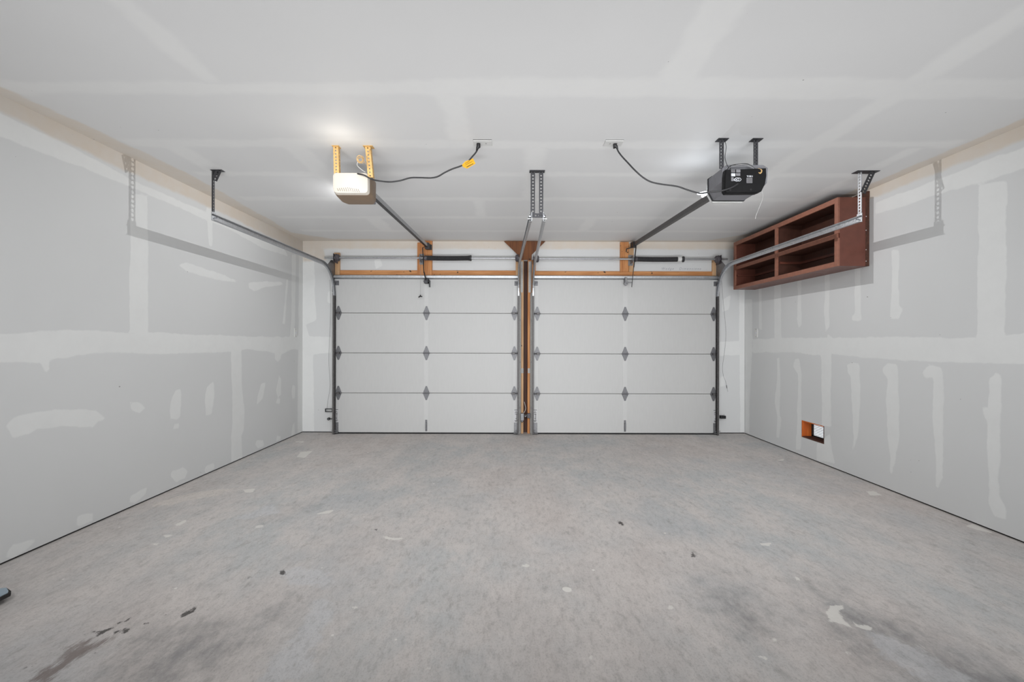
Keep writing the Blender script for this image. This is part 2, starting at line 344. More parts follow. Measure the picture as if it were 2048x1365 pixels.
RIGHT = [[[5.867,1.258],[4.925,1.272],[4.44,1.262],[3.672,1.268],[3.332,1.262],[3.05,1.253],[2.773,1.282],[2.354,1.29],[1.424,1.302],[1.424,1.104],[2.353,1.1],[2.772,1.095],[3.332,1.077],[3.671,1.082],[4.087,1.082],[4.44,1.108],[4.7,1.09],[4.925,1.105],[5.445,1.096],[5.866,1.08]],[[5.73,1.905],[5.663,1.898],[5.651,1.38],[5.714,1.382]],[[5.388,1.912],[5.258,1.919],[5.248,1.256],[5.385,1.256]],[[4.955,1.922],[4.888,1.913],[4.886,1.414],[4.926,1.377],[4.96,1.47]],[[4.526,1.882],[4.456,1.892],[4.463,1.379],[4.51,1.331],[4.53,1.489]],[[4.13,1.897],[4.067,1.905],[4.061,1.48],[4.043,1.418],[4.171,1.418],[4.164,1.459],[4.131,1.485]],[[3.731,1.979],[3.664,1.966],[3.663,1.52],[3.626,1.485],[3.663,1.416],[3.745,1.42],[3.739,1.575]],[[3.04,2.277],[2.871,2.244],[2.88,1.246],[3.05,1.247]],[[6.052,1.785],[5.884,1.77],[5.867,1.258],[5.936,0.485],[5.943,0.024],[6.043,0.011]],[[4.482,1.301],[4.427,1.272],[4.433,0.751],[4.432,0.405],[4.564,0.38],[4.575,1.094],[4.509,1.106]],[[5.332,1.024],[5.285,1.045],[5.261,0.798],[5.275,0.362],[5.236,0.345],[5.289,0.106],[5.34,0.107],[5.322,0.354],[5.378,0.508],[5.323,0.793]],[[5.027,0.949],[4.993,1.038],[4.924,1.04],[4.884,0.872],[4.882,0.405],[4.894,0.063],[4.972,0.044],[4.956,0.393],[4.941,0.868]],[[4.231,1.012],[4.17,1.043],[4.076,1.038],[4.068,0.72],[4.085,0.399],[4.131,0.245],[4.179,0.198],[4.144,0.351],[4.162,0.709],[4.181,0.906],[4.218,0.94]],[[3.827,1.0],[3.777,1.053],[3.68,1.049],[3.665,0.771],[3.66,0.454],[3.697,0.285],[3.725,0.148],[3.75,0.121],[3.741,0.274],[3.775,0.462],[3.786,0.756],[3.77,0.922],[3.816,0.968]],[[3.46,1.0],[3.395,1.056],[3.301,1.047],[3.286,0.962],[3.287,0.247],[3.322,0.15],[3.353,0.155],[3.345,0.375],[3.365,0.663],[3.363,0.956],[3.427,0.958]],[[2.968,0.988],[2.926,1.03],[2.903,1.006],[2.901,0.489],[2.919,0.358],[2.907,0.235],[2.877,0.183],[2.877,0.114],[2.936,0.104],[2.972,0.174],[2.973,0.342],[2.986,0.533],[2.98,0.702],[3.011,0.762],[3.011,0.801],[2.98,0.793]],[[4.636,0.185],[4.451,0.324],[4.382,0.052],[4.636,0.024]],[[1.5,2.22],[2.6,2.28],[3.9,2.32],[3.9,2.42],[2.6,2.42],[1.5,2.44]]]
BACK = [[[-2.771,2.436],[-2.611,2.437],[-2.582,1.503],[-2.715,1.436],[-2.621,1.103],[-2.605,-0.005],[-2.765,-0.005]],[[-2.768,1.289],[-2.381,1.27],[-2.381,1.063],[-2.768,1.022]],[[3.06,1.951],[3.147,1.951],[3.151,0.01],[3.078,0.01]],[[2.808,1.216],[3.142,1.237],[3.142,1.05],[2.809,1.036]],[[-2.43,1.87],[-2.383,1.904],[-2.383,1.717],[-2.429,1.743]],[[2.809,0.749],[2.876,0.77],[2.876,0.636],[2.81,0.616]],[[-1.81,2.305],[-1.73,2.332],[-1.703,2.226],[-1.783,2.185]],[[2.84,1.783],[2.953,1.85],[2.927,1.65],[2.834,1.617]]]
CEIL = [[[-2.76,2.33],[-1.2,2.34],[0,2.3],[1.5,2.29],[3.2,2.3],[3.2,2.47],[1.5,2.49],[0,2.46],[-1.2,2.45],[-2.76,2.45]],[[-2.6,3.0],[-1,3.0],[0.5,3.02],[3.0,3.0],[3.0,3.1],[0.5,3.14],[-1,3.13],[-2.6,3.12]],[[-2.5,3.585],[0,3.5805],[2.9,3.585],[2.9,3.675],[0.6,3.666],[-2.5,3.675]],[[-2.5,4.21],[0,4.205],[2.9,4.21],[2.9,4.31],[0.6,4.3],[-2.5,4.31]],[[-2.5,4.8500000000000005],[0,4.845000000000001],[2.9,4.8500000000000005],[2.9,4.95],[0.6,4.94],[-2.5,4.95]],[[-2.5,5.455],[0,5.4505],[2.9,5.455],[2.9,5.545],[0.6,5.536],[-2.5,5.545]],[[-1.58,1.0],[-1.48,1.0],[-1.475,1.675],[-1.48,2.35],[-1.5825,2.35],[-1.575,1.675]],[[-2.3699999999999997,3.1],[-2.23,3.1],[-2.223,3.35],[-2.23,3.6],[-2.3735,3.6],[-2.363,3.35]],[[0.755,1.0],[0.9249999999999999,1.0],[0.9335,1.675],[0.9249999999999999,2.35],[0.7507499999999999,2.35],[0.7635,1.675]],[[1.9949999999999999,1.0],[2.135,1.0],[2.142,2.7],[2.135,4.4],[1.9914999999999998,4.4],[2.002,2.7]],[[2.73,3.1],[2.8299999999999996,3.1],[2.835,3.75],[2.8299999999999996,4.4],[2.7274999999999996,4.4],[2.735,3.75]],[[-0.405,2.45],[-0.255,2.45],[-0.2475,2.7350000000000003],[-0.255,3.02],[-0.40875,3.02],[-0.3975,2.7350000000000003]],[[0.105,3.1],[0.255,3.1],[0.2625,3.6799999999999997],[0.255,4.26],[0.10124999999999999,4.26],[0.11249999999999999,3.6799999999999997]],[[-0.35,4.26],[-0.25,4.26],[-0.245,4.58],[-0.25,4.9],[-0.3525,4.9],[-0.345,4.58]],[[0.8200000000000001,4.9],[0.94,4.9],[0.946,5.2],[0.94,5.5],[0.817,5.5],[0.826,5.2]],[[-1.5650000000000002,3.1],[-1.405,3.1],[-1.397,3.6799999999999997],[-1.405,4.26],[-1.5690000000000002,4.26],[-1.5570000000000002,3.6799999999999997]],[[-1.57,4.9],[-1.41,4.9],[-1.402,5.2],[-1.41,5.5],[-1.574,5.5],[-1.562,5.2]]]
F_DARK = [[[-1.72,1.631],[-1.729,1.688],[-1.705,1.724],[-1.75,1.798],[-1.738,1.842],[-1.711,1.861],[-1.704,1.842],[-1.709,1.806],[-1.7,1.827],[-1.664,1.842],[-1.642,1.873],[-1.627,1.873],[-1.644,1.799],[-1.662,1.737],[-1.659,1.704],[-1.664,1.655],[-1.65,1.629]],[[-1.625,1.912],[-1.629,1.935],[-1.604,1.924],[-1.599,1.912],[-1.612,1.9]],[[-1.718,1.924],[-1.691,1.94],[-1.682,1.936],[-1.69,1.904],[-1.704,1.875],[-1.711,1.88]],[[-1.695,1.97],[-1.671,1.991],[-1.672,2.015],[-1.66,1.991],[-1.679,1.97]],[[-1.576,1.966],[-1.556,1.977],[-1.549,1.962],[-1.567,1.957]],[[-1.45,2.014],[-1.464,2.046],[-1.445,2.064],[-1.448,2.105],[-1.429,2.083],[-1.421,2.051],[-1.431,2.037],[-1.439,2.01]],[[-1.536,2.027],[-1.533,2.036],[-1.525,2.025]],[[-1.808,1.699],[-1.799,1.707],[-1.792,1.703],[-1.801,1.694]],[[-1.765,1.886],[-1.76,1.9],[-1.751,1.888],[-1.758,1.882]],[[-1.749,1.908],[-1.74,1.92],[-1.729,1.905]],[[-1.661,1.912],[-1.643,1.924],[-1.623,1.904],[-1.638,1.898]],[[-1.622,1.774],[-1.618,1.779],[-1.609,1.767]],[[-1.574,1.835],[-1.57,1.838],[-1.56,1.826]],[[-1.508,1.881],[-1.497,1.887],[-1.496,1.873]],[[-1.218,2.417],[-1.201,2.43],[-1.168,2.379],[-1.199,2.378]],[[-1.356,2.363],[-1.347,2.363],[-1.338,2.344],[-1.344,2.344]],[[-0.89,2.957],[-0.856,2.963],[-0.854,2.935]],[[1.052,2.624],[1.077,2.652],[1.057,2.583],[1.038,2.588]],[[0.736,3.114],[0.766,3.083],[0.763,3.021],[0.742,3.036]]]
F_LIGHT = [[[1.427,2.049],[1.492,2.112],[1.552,2.117],[1.545,2.091],[1.506,2.075],[1.483,2.04],[1.488,2.03],[1.47,2.005],[1.481,1.977],[1.466,1.949],[1.451,1.972],[1.427,1.986],[1.389,1.995],[1.417,2.005]],[[1.504,1.996],[1.51,1.972],[1.547,1.968],[1.558,1.95],[1.536,1.929],[1.506,1.945],[1.497,1.963]],[[1.484,2.362],[1.507,2.36],[1.495,2.336],[1.48,2.338]],[[1.329,1.798],[1.345,1.798],[1.341,1.78],[1.33,1.785]],[[1.341,1.866],[1.353,1.868],[1.354,1.854],[1.344,1.855]],[[1.082,1.874],[1.106,1.878],[1.099,1.861],[1.08,1.861]],[[0.972,1.774],[0.993,1.774],[1.006,1.751],[0.982,1.755]],[[-2.219,3.014],[-2.212,3.115],[-2.176,3.064],[-2.181,2.998]],[[-2.181,2.861],[-2.111,2.867],[-2.124,2.818]],[[-2.183,3.736],[-2.1,3.762],[-2.061,3.664],[-2.125,3.664]],[[-2.597,5.507],[-2.504,5.54],[-2.482,5.465]],[[-2.292,5.0],[-2.182,5.046],[-2.135,4.748],[-2.236,4.787]],[[-2.156,2.736],[-2.119,2.749],[-2.095,2.71]],[[2.93,3.731],[2.995,3.732],[2.981,3.636],[2.879,3.626]],[[2.741,4.685],[2.881,4.765],[2.823,4.686]],[[3.042,3.034],[3.129,3.067],[3.108,2.91],[3.056,2.971]],[[1.512,2.746],[1.587,2.773],[1.57,2.733]],[[-0.804,2.862],[-0.725,2.828],[-0.65,2.828],[-0.692,2.789],[-0.767,2.814]],[[0.071,2.483],[0.097,2.503],[0.116,2.479],[0.09,2.457]],[[-0.719,2.094],[-0.7,2.102],[-0.694,2.084],[-0.709,2.077]],[[-1.38,3.2],[-1.317,3.27],[-1.262,3.299],[-1.274,3.228]],[[-0.385,2.081],[-0.371,2.084],[-0.371,2.064]],[[-0.314,1.703],[-0.297,1.705],[-0.298,1.689]],[[-0.247,1.849],[-0.238,1.849],[-0.238,1.836],[-0.249,1.838]],[[-2.604,5.536],[-2.489,5.517],[-2.467,5.457],[-2.564,5.476]],[[0.735,2.109],[0.758,2.112],[0.756,2.083],[0.733,2.08]],[[1.518,2.763],[1.596,2.771],[1.564,2.726],[1.527,2.738]],[[1.489,2.367],[1.51,2.364],[1.493,2.336],[1.48,2.345]],[[0.306,1.78],[0.326,1.77],[0.313,1.739]]]
F_GREY = [[[1.459,2.155],[1.57,2.134],[1.69,2.051],[1.767,1.937],[1.827,1.773],[1.865,1.667],[1.83,1.516],[1.527,1.572],[1.448,1.757],[1.382,1.834],[1.393,1.9],[1.383,1.991],[1.382,2.059]],[[1.508,2.249],[1.614,2.287],[1.638,2.184],[1.578,2.044],[1.553,2.102],[1.514,2.162]],[[1.412,1.911],[1.491,1.931],[1.462,1.842],[1.397,1.797],[1.381,1.842]],[[-1.334,1.966],[-1.105,1.929],[-1.032,2.135],[-0.997,1.792],[-1.01,1.691],[-1.106,1.631],[-1.41,1.6],[-1.626,2.031]],[[-1.617,3.34],[-1.494,3.497],[-1.466,3.305],[-1.659,3.067],[-1.727,3.099]],[[1.018,2.272],[1.115,2.19],[1.165,2.043],[1.109,1.877],[0.962,1.889],[0.885,1.975]]]
F_BLUE = [[[-1.204,2.388],[-1.153,2.466],[-0.896,2.37],[-0.902,2.264],[-1.139,2.297]],[[-0.915,2.048],[-0.911,2.135],[-0.842,2.135],[-0.784,2.021],[-0.779,1.918],[-0.767,1.782],[-0.736,1.632],[-0.891,1.601],[-0.913,1.813],[-0.87,1.93]],[[-1.859,3.13],[-1.792,3.415],[-1.618,3.233],[-1.745,3.131]],[[1.525,1.918],[1.616,1.893],[1.656,1.757],[1.697,1.647],[1.497,1.64],[1.461,1.772],[1.46,1.85]]]
F_PALE = [[[-2.669,3.394],[-2.612,3.59],[-2.426,3.735],[-2.263,3.761],[-2.302,3.592],[-2.471,3.458],[-2.499,3.355],[-2.625,3.366]]]

def sdf(P, polys, far=0.4):
    d = np.full(len(P), far)
    for poly in polys:
        q = np.array(poly, float); lo, hi = q.min(0)-far, q.max(0)+far
        idx = np.where((P[:,0] > lo[0]) & (P[:,0] < hi[0]) & (P[:,1] > lo[1]) & (P[:,1] < hi[1]))[0]
        if not len(idx): continue
        p = P[idx]; dd = np.full(len(p), 1e9); inside = np.zeros(len(p), bool)
        for i in range(len(q)):
            a, b = q[i], q[(i+1) % len(q)]; e = b-a; L2 = max(e.dot(e), 1e-12)
            t = np.clip(((p-a)@e)/L2, 0, 1); c = a + t[:,None]*e
            dd = np.minimum(dd, np.hypot(*(p-c).T))
            cr = (a[1] > p[:,1]) != (b[1] > p[:,1])
            xi = a[0] + (p[:,1]-a[1])*(e[0])/(e[1] if abs(e[1]) > 1e-12 else 1e-12)
            inside ^= cr & (p[:,0] < xi)
        dd[inside] *= -1
        d[idx] = np.minimum(d[idx], dd)
    return d

def grid_surface(name, us, vs, to3, attrs, m, back, hole=None, back_mat=None):
    """dense sheet over us x vs plus the solid slab behind it, in one mesh"""
    U, V = np.meshgrid(us, vs, indexing='ij'); P = np.stack([U.ravel(), V.ravel()], 1); nu, nv = len(us), len(vs)
    co = [to3(u, v) for u, v in P]
    i, j = np.meshgrid(np.arange(nu-1), np.arange(nv-1), indexing='ij'); i = i.ravel(); j = j.ravel()
    if hole is not None:
        cu = (us[i]+us[i+1])/2; cv = (vs[j]+vs[j+1])/2
        keep = np.ones(len(i), bool)
        for h in hole: keep &= ~((cu > h[0]) & (cu < h[1]) & (cv > h[2]) & (cv < h[3]))
        i, j = i[keep], j[keep]
    a = i*nv+j; quads = np.stack([a, a+nv, a+nv+1, a+1], 1)
    mb = MB()
    for lo, hi in back: mb.box(lo, hi)
    nb = len(co); faces = quads.tolist() + [[k+nb for k in f] for f in mb.f]
    me = bpy.data.meshes.new(name); me.from_pydata(co + mb.v, [], faces)
    me.materials.append(m); me.materials.append(back_mat or M['slab'])
    mi = np.zeros(len(faces), np.int32); mi[len(quads):] = 1; me.polygons.foreach_set('material_index', mi)
    for k, polys in attrs.items():
        at = me.attributes.new(k, 'FLOAT', 'POINT'); vals = np.full(len(co)+len(mb.v), 0.4, np.float32); vals[:nb] = sdf(P, polys)
        at.data.foreach_set('value', vals)
    o = bpy.data.objects.new(name, me); col.objects.link(o); o['kind'] = 'structure'; place(o, (0, 0, 0)); return o

def lins(a, b, st, extra=()):
    n = max(2, int(round((b-a)/st))+1)
    return np.array(sorted(set(np.round(np.concatenate([np.linspace(a, b, n), np.array(extra, float)]), 5))))

# ------------------------------------------------------------------ the room
T = 0.11
GAP = 0.011
beige_wall = [[(0.5, 2.49), (2.4, 2.47), (3.3, 2.44), (4.2, 2.45), (5.0, 2.43), (6.07, 2.38), (6.07, 2.7), (0.5, 2.7)]]
beige_wall_r = [[(0.5, 2.47), (2.4, 2.46), (3.3, 2.47), (6.07, 2.46), (6.07, 2.7), (0.5, 2.7)]]
wall_left = grid_surface('wall_left', lins(Y_F, Y_B, 0.02), lins(GAP, CEIL_Z, 0.02), lambda u, v: (X_L, u, v),
    {'mud': LEFT, 'beige': beige_wall}, M['wall'], [((X_L-T, Y_F, GAP), (X_L-0.012, Y_B+T, CEIL_Z+0.1))])
VH = (4.53, 4.88, 0.205, 0.385)   # vent hole
wall_right = grid_surface('wall_right', lins(Y_F, Y_B, 0.02, VH[:2]), lins(GAP, CEIL_Z, 0.02, VH[2:]), lambda u, v: (X_R, u, v),
    {'mud': RIGHT, 'beige': beige_wall_r}, M['wall'],
    [((X_R+0.012, Y_F, GAP), (X_R+T, VH[0], CEIL_Z+0.1)), ((X_R+0.012, VH[1], GAP), (X_R+T, Y_B+T, CEIL_Z+0.1)),
     ((X_R+0.012, VH[0], GAP), (X_R+T, VH[1], VH[2])), ((X_R+0.012, VH[0], VH[3]), (X_R+T, VH[1], CEIL_Z+0.1))], hole=[VH])
PG = (0.155, 0.27, 0, 2.30)
wall_back = grid_surface('wall_back', lins(X_L, X_R, 0.02, PG[:2]), lins(GAP, CEIL_Z, 0.02, (2.30,)), lambda u, v: (u, Y_B, v),
    {'mud': BACK, 'beige': [[(X_L, 2.45), (-1, 2.455), (0.5, 2.45), (X_R, 2.46), (X_R, 2.7), (X_L, 2.7)], [(X_L, 2.28), (-2.45, 2.30), (-2.5, 2.5), (X_L, 2.5)]]},
    M['wall'], [((X_L-T, Y_B+0.012, GAP), (PG[0], Y_B+T+0.1, CEIL_Z+0.1)), ((PG[1], Y_B+0.012, GAP), (X_R+T, Y_B+T+0.1, CEIL_Z+0.1)),
     ((PG[0], Y_B+0.012, 2.30), (PG[1], Y_B+T+0.1, CEIL_Z+0.1)), ((PG[0], Y_B+0.12, GAP), (PG[1], Y_B+T+0.1, 2.3))], hole=[PG])
wall_front = grid_surface('wall_front', lins(X_L, X_R, 0.3), lins(GAP, CEIL_Z, 0.3), lambda u, v: (u, Y_F, v),
    {'mud': [], 'beige': []}, M['wall'], [((X_L-T, Y_F-T, GAP), (X_R+T, Y_F-0.012, CEIL_Z+0.1))])
ceiling = grid_surface('ceiling', lins(X_L, X_R, 0.03), lins(Y_F, Y_B, 0.03), lambda u, v: (u, v, CEIL_Z),
    {'mud': CEIL, 'beige': [[(X_L, 0.5), (-2.70, 0.5), (-2.68, 2.4), (-2.60, 3.0), (-2.56, 3.6), (-2.62, 4.6), (-2.68, 5.6), (-2.3, 5.93), (0, 6.0), (2.6, 5.98), (2.95, 5.6), (3.05, 3.0), (3.08, 0.5), (X_R+1, 0.5), (X_R+1, 7), (X_L-1, 7), (X_L-1, 0.5)]]},
    M['ceil'], [((X_L-T, Y_F-T, CEIL_Z+0.012), (X_R+T, Y_B+T+0.1, CEIL_Z+0.12))])
floor = grid_surface('floor', lins(X_L-0.02, X_R+0.02, 0.0125), np.concatenate([lins(0.9, 1.55, 0.05), lins(1.56, 2.8, 0.010), lins(2.82, Y_B+0.15, 0.019)]), lambda u, v: (u, v, 0.0),
    {'dark': F_DARK[1:], 'brown': F_DARK[:1], 'light': F_LIGHT, 'grey': F_GREY, 'blue': F_BLUE, 'pale': F_PALE}, M['floor'],
    [((X_L-0.3, Y_F-0.3, -0.12), (X_R+0.3, Y_B+0.5, -0.012)), ((X_L-0.02, Y_F-0.1, -0.012), (X_R+0.02, 0.9, 0))], back_mat=M['floor'])
# dark sill strips that show in the gap under the drywall
for nm, a, b in (('trim_1', (X_L-0.10, Y_F, 0.0), (X_L-0.008, Y_B, GAP)), ('trim_2', (X_R+0.008, Y_F, 0.0), (X_R+0.10, Y_B, GAP)),
                 ('trim_3', (X_L, Y_B+0.008, 0.0), (0.14, Y_B+0.1, GAP)), ('trim_4', (0.29, Y_B+0.008, 0.0), (X_R, Y_B+0.1, GAP))):
    MB().box(a, b).build(nm, M['sill'])['kind'] = 'structure'

# ---- lumber on the door wall (parts of that wall)
def board(name, m, a, b, label=None, bevel=0.002):
    return MB().box(a, b).build(name, m, wall_back, bevel=bevel, label=label)
YW = Y_B
board('header_board', M['pine_x'], (-2.255, YW-0.022, 2.090), (0.115, YW+0.001, 2.163), 'long pine strip above the left garage door')
board('header_board', M['pine_x'], (0.300, YW-0.022, 2.085), (2.725, YW+0.001, 2.158), 'long pine strip above the right garage door')
board('jamb_board', M['pine_pale'], (-2.335, YW-0.024, 0), (-2.258, YW+0.001, 2.395), 'pine jamb at the outer side of the left door')
board('jamb_board', M['pine_pale'], (2.693, YW-0.024, 0), (2.745, YW+0.001, 2.33), 'pine jamb at the outer side of the right door')
board('spring_pad_board', M['pine_z'], (-1.226, YW-0.036, 2.09), (-1.135, YW+0.001, 2.53), 'pine pad board behind the left spring bracket')
board('spring_pad_board', M['pine_z'], (-1.133, YW-0.042, 2.09), (-1.030, YW+0.001, 2.553), 'taller pine pad board under the left rail end')
board('spring_pad_board', M['pine_z'], (1.468, YW-0.036, 2.15), (1.580, YW+0.001, 2.545), 'wide pine pad board behind the right rail end')
board('spring_pad_board', M['pine_pale'], (1.583, YW-0.034, 2.15), (1.645, YW+0.001, 2.52), 'narrow pale pad board beside the right spring')
board('centre_post_board', M['pine_pale'], (0.080, YW-0.04, 0), (0.186, YW+0.05, 2.30), 'upright pine board, left of the dark centre gap')
board('centre_post_board', M['pine_z'], (0.240, YW-0.04, 0), (0.345, YW+0.05, 2.30), 'upright orange pine board, right of the dark centre gap')
board('centre_backing_post', M['post'], (0.150, YW+0.055, 0), (0.275, YW+0.115, 2.30), 'dark brown post recessed between the two pine boards')
g = MB().prism([(-0.078, 2.548), (0.472, 2.548), (0.292, 2.37), (0.285, 2.30), (0.115, 2.30), (0.105, 2.37)], 1, YW-0.055, YW-0.038)
g.build('gusset_plate', M['ply'], wall_back, bevel=0.001, label='dark plywood gusset, wide at the ceiling, above the centre post')
# handwriting in pencil on the drywall above the right header
cu = bpy.data.curves.new('handwriting', 'FONT'); cu.body = 'Wedge   Dimensions   .'; cu.size = 0.046; cu.extrude = 0.0002; cu.shear = 0.3; cu.space_character = 1.35; cu.offset = -0.0004
to = bpy.data.objects.new('handwriting', cu); cu.materials.append(M['pencil']); col.objects.link(to)
place(to, (2.02, YW-0.0008, 2.182), wall_back); to.rotation_euler = (PI/2, 0, 0); to['label'] = 'faint pencil handwriting on the drywall'

# ------------------------------------------------------------------ garage doors
YD = 5.995    # inner face of the sections
SEC = 0.5268
hinge_proto = {}
def hinge_mesh(kind):
    mb = MB()
    w, h = 0.040, 0.092
    for s in (1, -1):
        mb.prism([(-w, 0.003*s), (w, 0.003*s), (w*0.92, 0.018*s), (0.009, h*s), (-0.009, h*s), (-w*0.92, 0.018*s)], 1, -0.006, 0.0)
        mb.box((-w*0.8, -0.018, 0.002*s), (-w*0.72, 0, 0.03*s)); mb.box((w*0.72, -0.018, 0.002*s), (w*0.8, 0, 0.03*s))
        for z in (0.03, 0.072): mb.tube([(0, -0.011, z*s), (0, -0.004, z*s)], 0.006, 6)
    mb.tube([(-w-0.004, -0.013, 0), (w+0.004, -0.013, 0)], 0.008, 8)
    return mb
def add_hinge(door, name, x, z, label=None):
    if 'h' not in hinge_proto:
        mb = hinge_mesh(0); mb.v = [(a+x, b+YD, c+z) for a, b, c in mb.v]
        o = mb.build(name, M['hinge'], door); hinge_proto['h'] = o; hinge_proto['d'] = WORLD[o]-Vector((x, YD, z))
    else:
        o = copy_part(hinge_proto['h'], Vector((x, YD, z))+hinge_proto['d'], door)
    if label: o['label'] = label
    return o
def garage_door(name, x0, x1, hx, z_off, webs):
    root = bpy.data.objects.new(name, None); col.objects.link(root); place(root, ((x0+x1)/2, YD, 0)); root['kind'] = 'structure'
    for k in range(4):
        z0 = 0.012 + z_off + k*SEC if k else 0.016; z1 = (z_off + 0.012 + (k+1)*SEC - 0.004) if k < 3 else 2.092
        mb = MB().prism([(YD, z0+0.004), (YD+0.004, z0), (YD+0.045, z0), (YD+0.045, z1-0.006), (YD+0.004, z1), (YD, z1-0.004)], 0, x0, x1)
        s = mb.build('section', M['door'], root)
        for a, b, mm in ((x0+0.001, x0+0.07, 'end_stile'), (x1-0.07, x1-0.001, 'end_stile'), (hx-0.03, hx+0.03, 'centre_stile')):
            MB().box((a, YD-0.0015, z0+0.006), (b, YD+0.001, z1-0.006)).build(mm, M['stile'], s, bevel=0.0008)
        mbk = MB().box((x0+0.005, YD+0.046, z0), (x1-0.005, YD+0.05, z1)); mbk.build('outer_skin', M['door'], s)
    MB().box((x0, YD-0.004, 0.0), (x1, YD+0.048, 0.015)).build('bottom_seal', M['rubber'], root, bevel=0.003)
    for k in (1, 2, 3):
        zz = z_off + 0.012 + k*SEC - 0.002
        for x in (x0+0.054, hx, x1-0.054): add_hinge(root, 'hinge', x, zz)
        for xa, xb in ((x0+0.048, webs[0]+0.014), (x1-0.048, webs[1]-0.014)):
            mb = MB().tube([(xa, YD-0.035, zz), (xb, YD-0.035, zz)], 0.0055, 8)
            sg = 1 if xb > xa else -1
            mb.tube([(xb-0.004*sg, YD-0.035, zz), (xb+0.008*sg, YD-0.035, zz)], 0.019, 12)
            mb.box((min(xa, xa-0.03*sg), YD-0.045, zz-0.012), (max(xa, xa-0.03*sg), YD-0.01, zz+0.012))
            mb.build('roller', M['greasy'], root)
    # top strut with a hat profile
    zt = 2.066
    prof = [(YD, zt-0.030), (YD-0.004, zt-0.030), (YD-0.014, zt-0.018), (YD-0.05, zt-0.016), (YD-0.05, zt+0.012), (YD-0.014, zt+0.016), (YD-0.004, zt+0.024), (YD, zt+0.024)]
    MB().prism(prof, 0, x0+0.005, x1-0.005).build('top_strut', M['galv'], root, label='bright steel stiffening strut')
    for xa, sg in ((x0+0.03, -1), (x1-0.03, 1)):
        mb = MB().box((xa-0.025, YD-0.012, 1.955), (xa+0.03, YD-0.001, 2.015)); mb.box((xa-0.02, YD-0.045, 1.99), (xa+0.03, YD-0.01, 1.996))
        mb.box((xa-0.018, YD-0.045, 1.96), (xa-0.012, YD-0.01, 2.0)); mb.tube([(xa, YD-0.035, 1.975), (xa+0.05*sg, YD-0.035, 1.975)], 0.0055, 8)
        mb.build('top_bracket', M['hinge'], root)
        # bottom fixture
        mb = MB().box((xa-0.028, YD-0.010, 0.02), (xa+0.028, YD-0.002, 0.150)); mb.box((xa-0.034, YD-0.05, 0.018), (xa+0.034, YD-0.006, 0.026))
        mb.tube([(xa, YD-0.035, 0.05), (xa+0.05*sg, YD-0.035, 0.05)], 0.006, 8); mb.tube([(xa-0.01, YD-0.035, 0.04), (xa-0.01, YD-0.012, 0.04)], 0.008, 8)
        mb.build('bottom_bracket', M['galv_dull'], root, bevel=0.001)
        d = MB().box((xa-0.026, YD-0.003, 0.160), (xa+0.026, YD-0.0018, 0.325)).build('warning_decal', M['decal'], root, label='white warning sticker with small dark print')
        mb = MB()
        for zz, ww in ((0.318, 0.044), (0.296, 0.012), (0.283, 0.034), (0.262, 0.03), (0.205, 0.018), (0.178, 0.038), (0.167, 0.026)):
            mb.box((xa-ww/2, YD-0.0036, zz-0.003), (xa+ww/2, YD-0.0028, zz+0.003))
        mb.box((xa+0.004, YD-0.0036, 0.185), (xa+0.010, YD-0.0028, 0.27))
        mb.build('decal_print', M['ink'], d)
    mb = MB().box((hx-0.013, YD-0.006, 0.035), (hx+0.013, YD-0.002, 0.185)); mb.box((hx-0.009, YD-0.028, 0.06), (hx+0.009, YD-0.022, 0.15))
    mb.box((hx-0.009, YD-0.024, 0.060), (hx+0.009, YD-0.003, 0.068)); mb.box((hx-0.009, YD-0.024, 0.142), (hx+0.009, YD-0.003, 0.150))
    mb.tube([(hx, YD-0.012, 0.045), (hx, YD-0.004, 0.045)], 0.008, 8)
    mb.build('lift_handle', M['hinge'], root, bevel=0.001)
    return root
door_1 = garage_door('door_1', -2.307, 0.119, -1.094, 0.0, (-2.303, 0.128))
door_2 = garage_door('door_2', 0.310, 2.742, 1.523, -0.004, (0.296, 2.731))

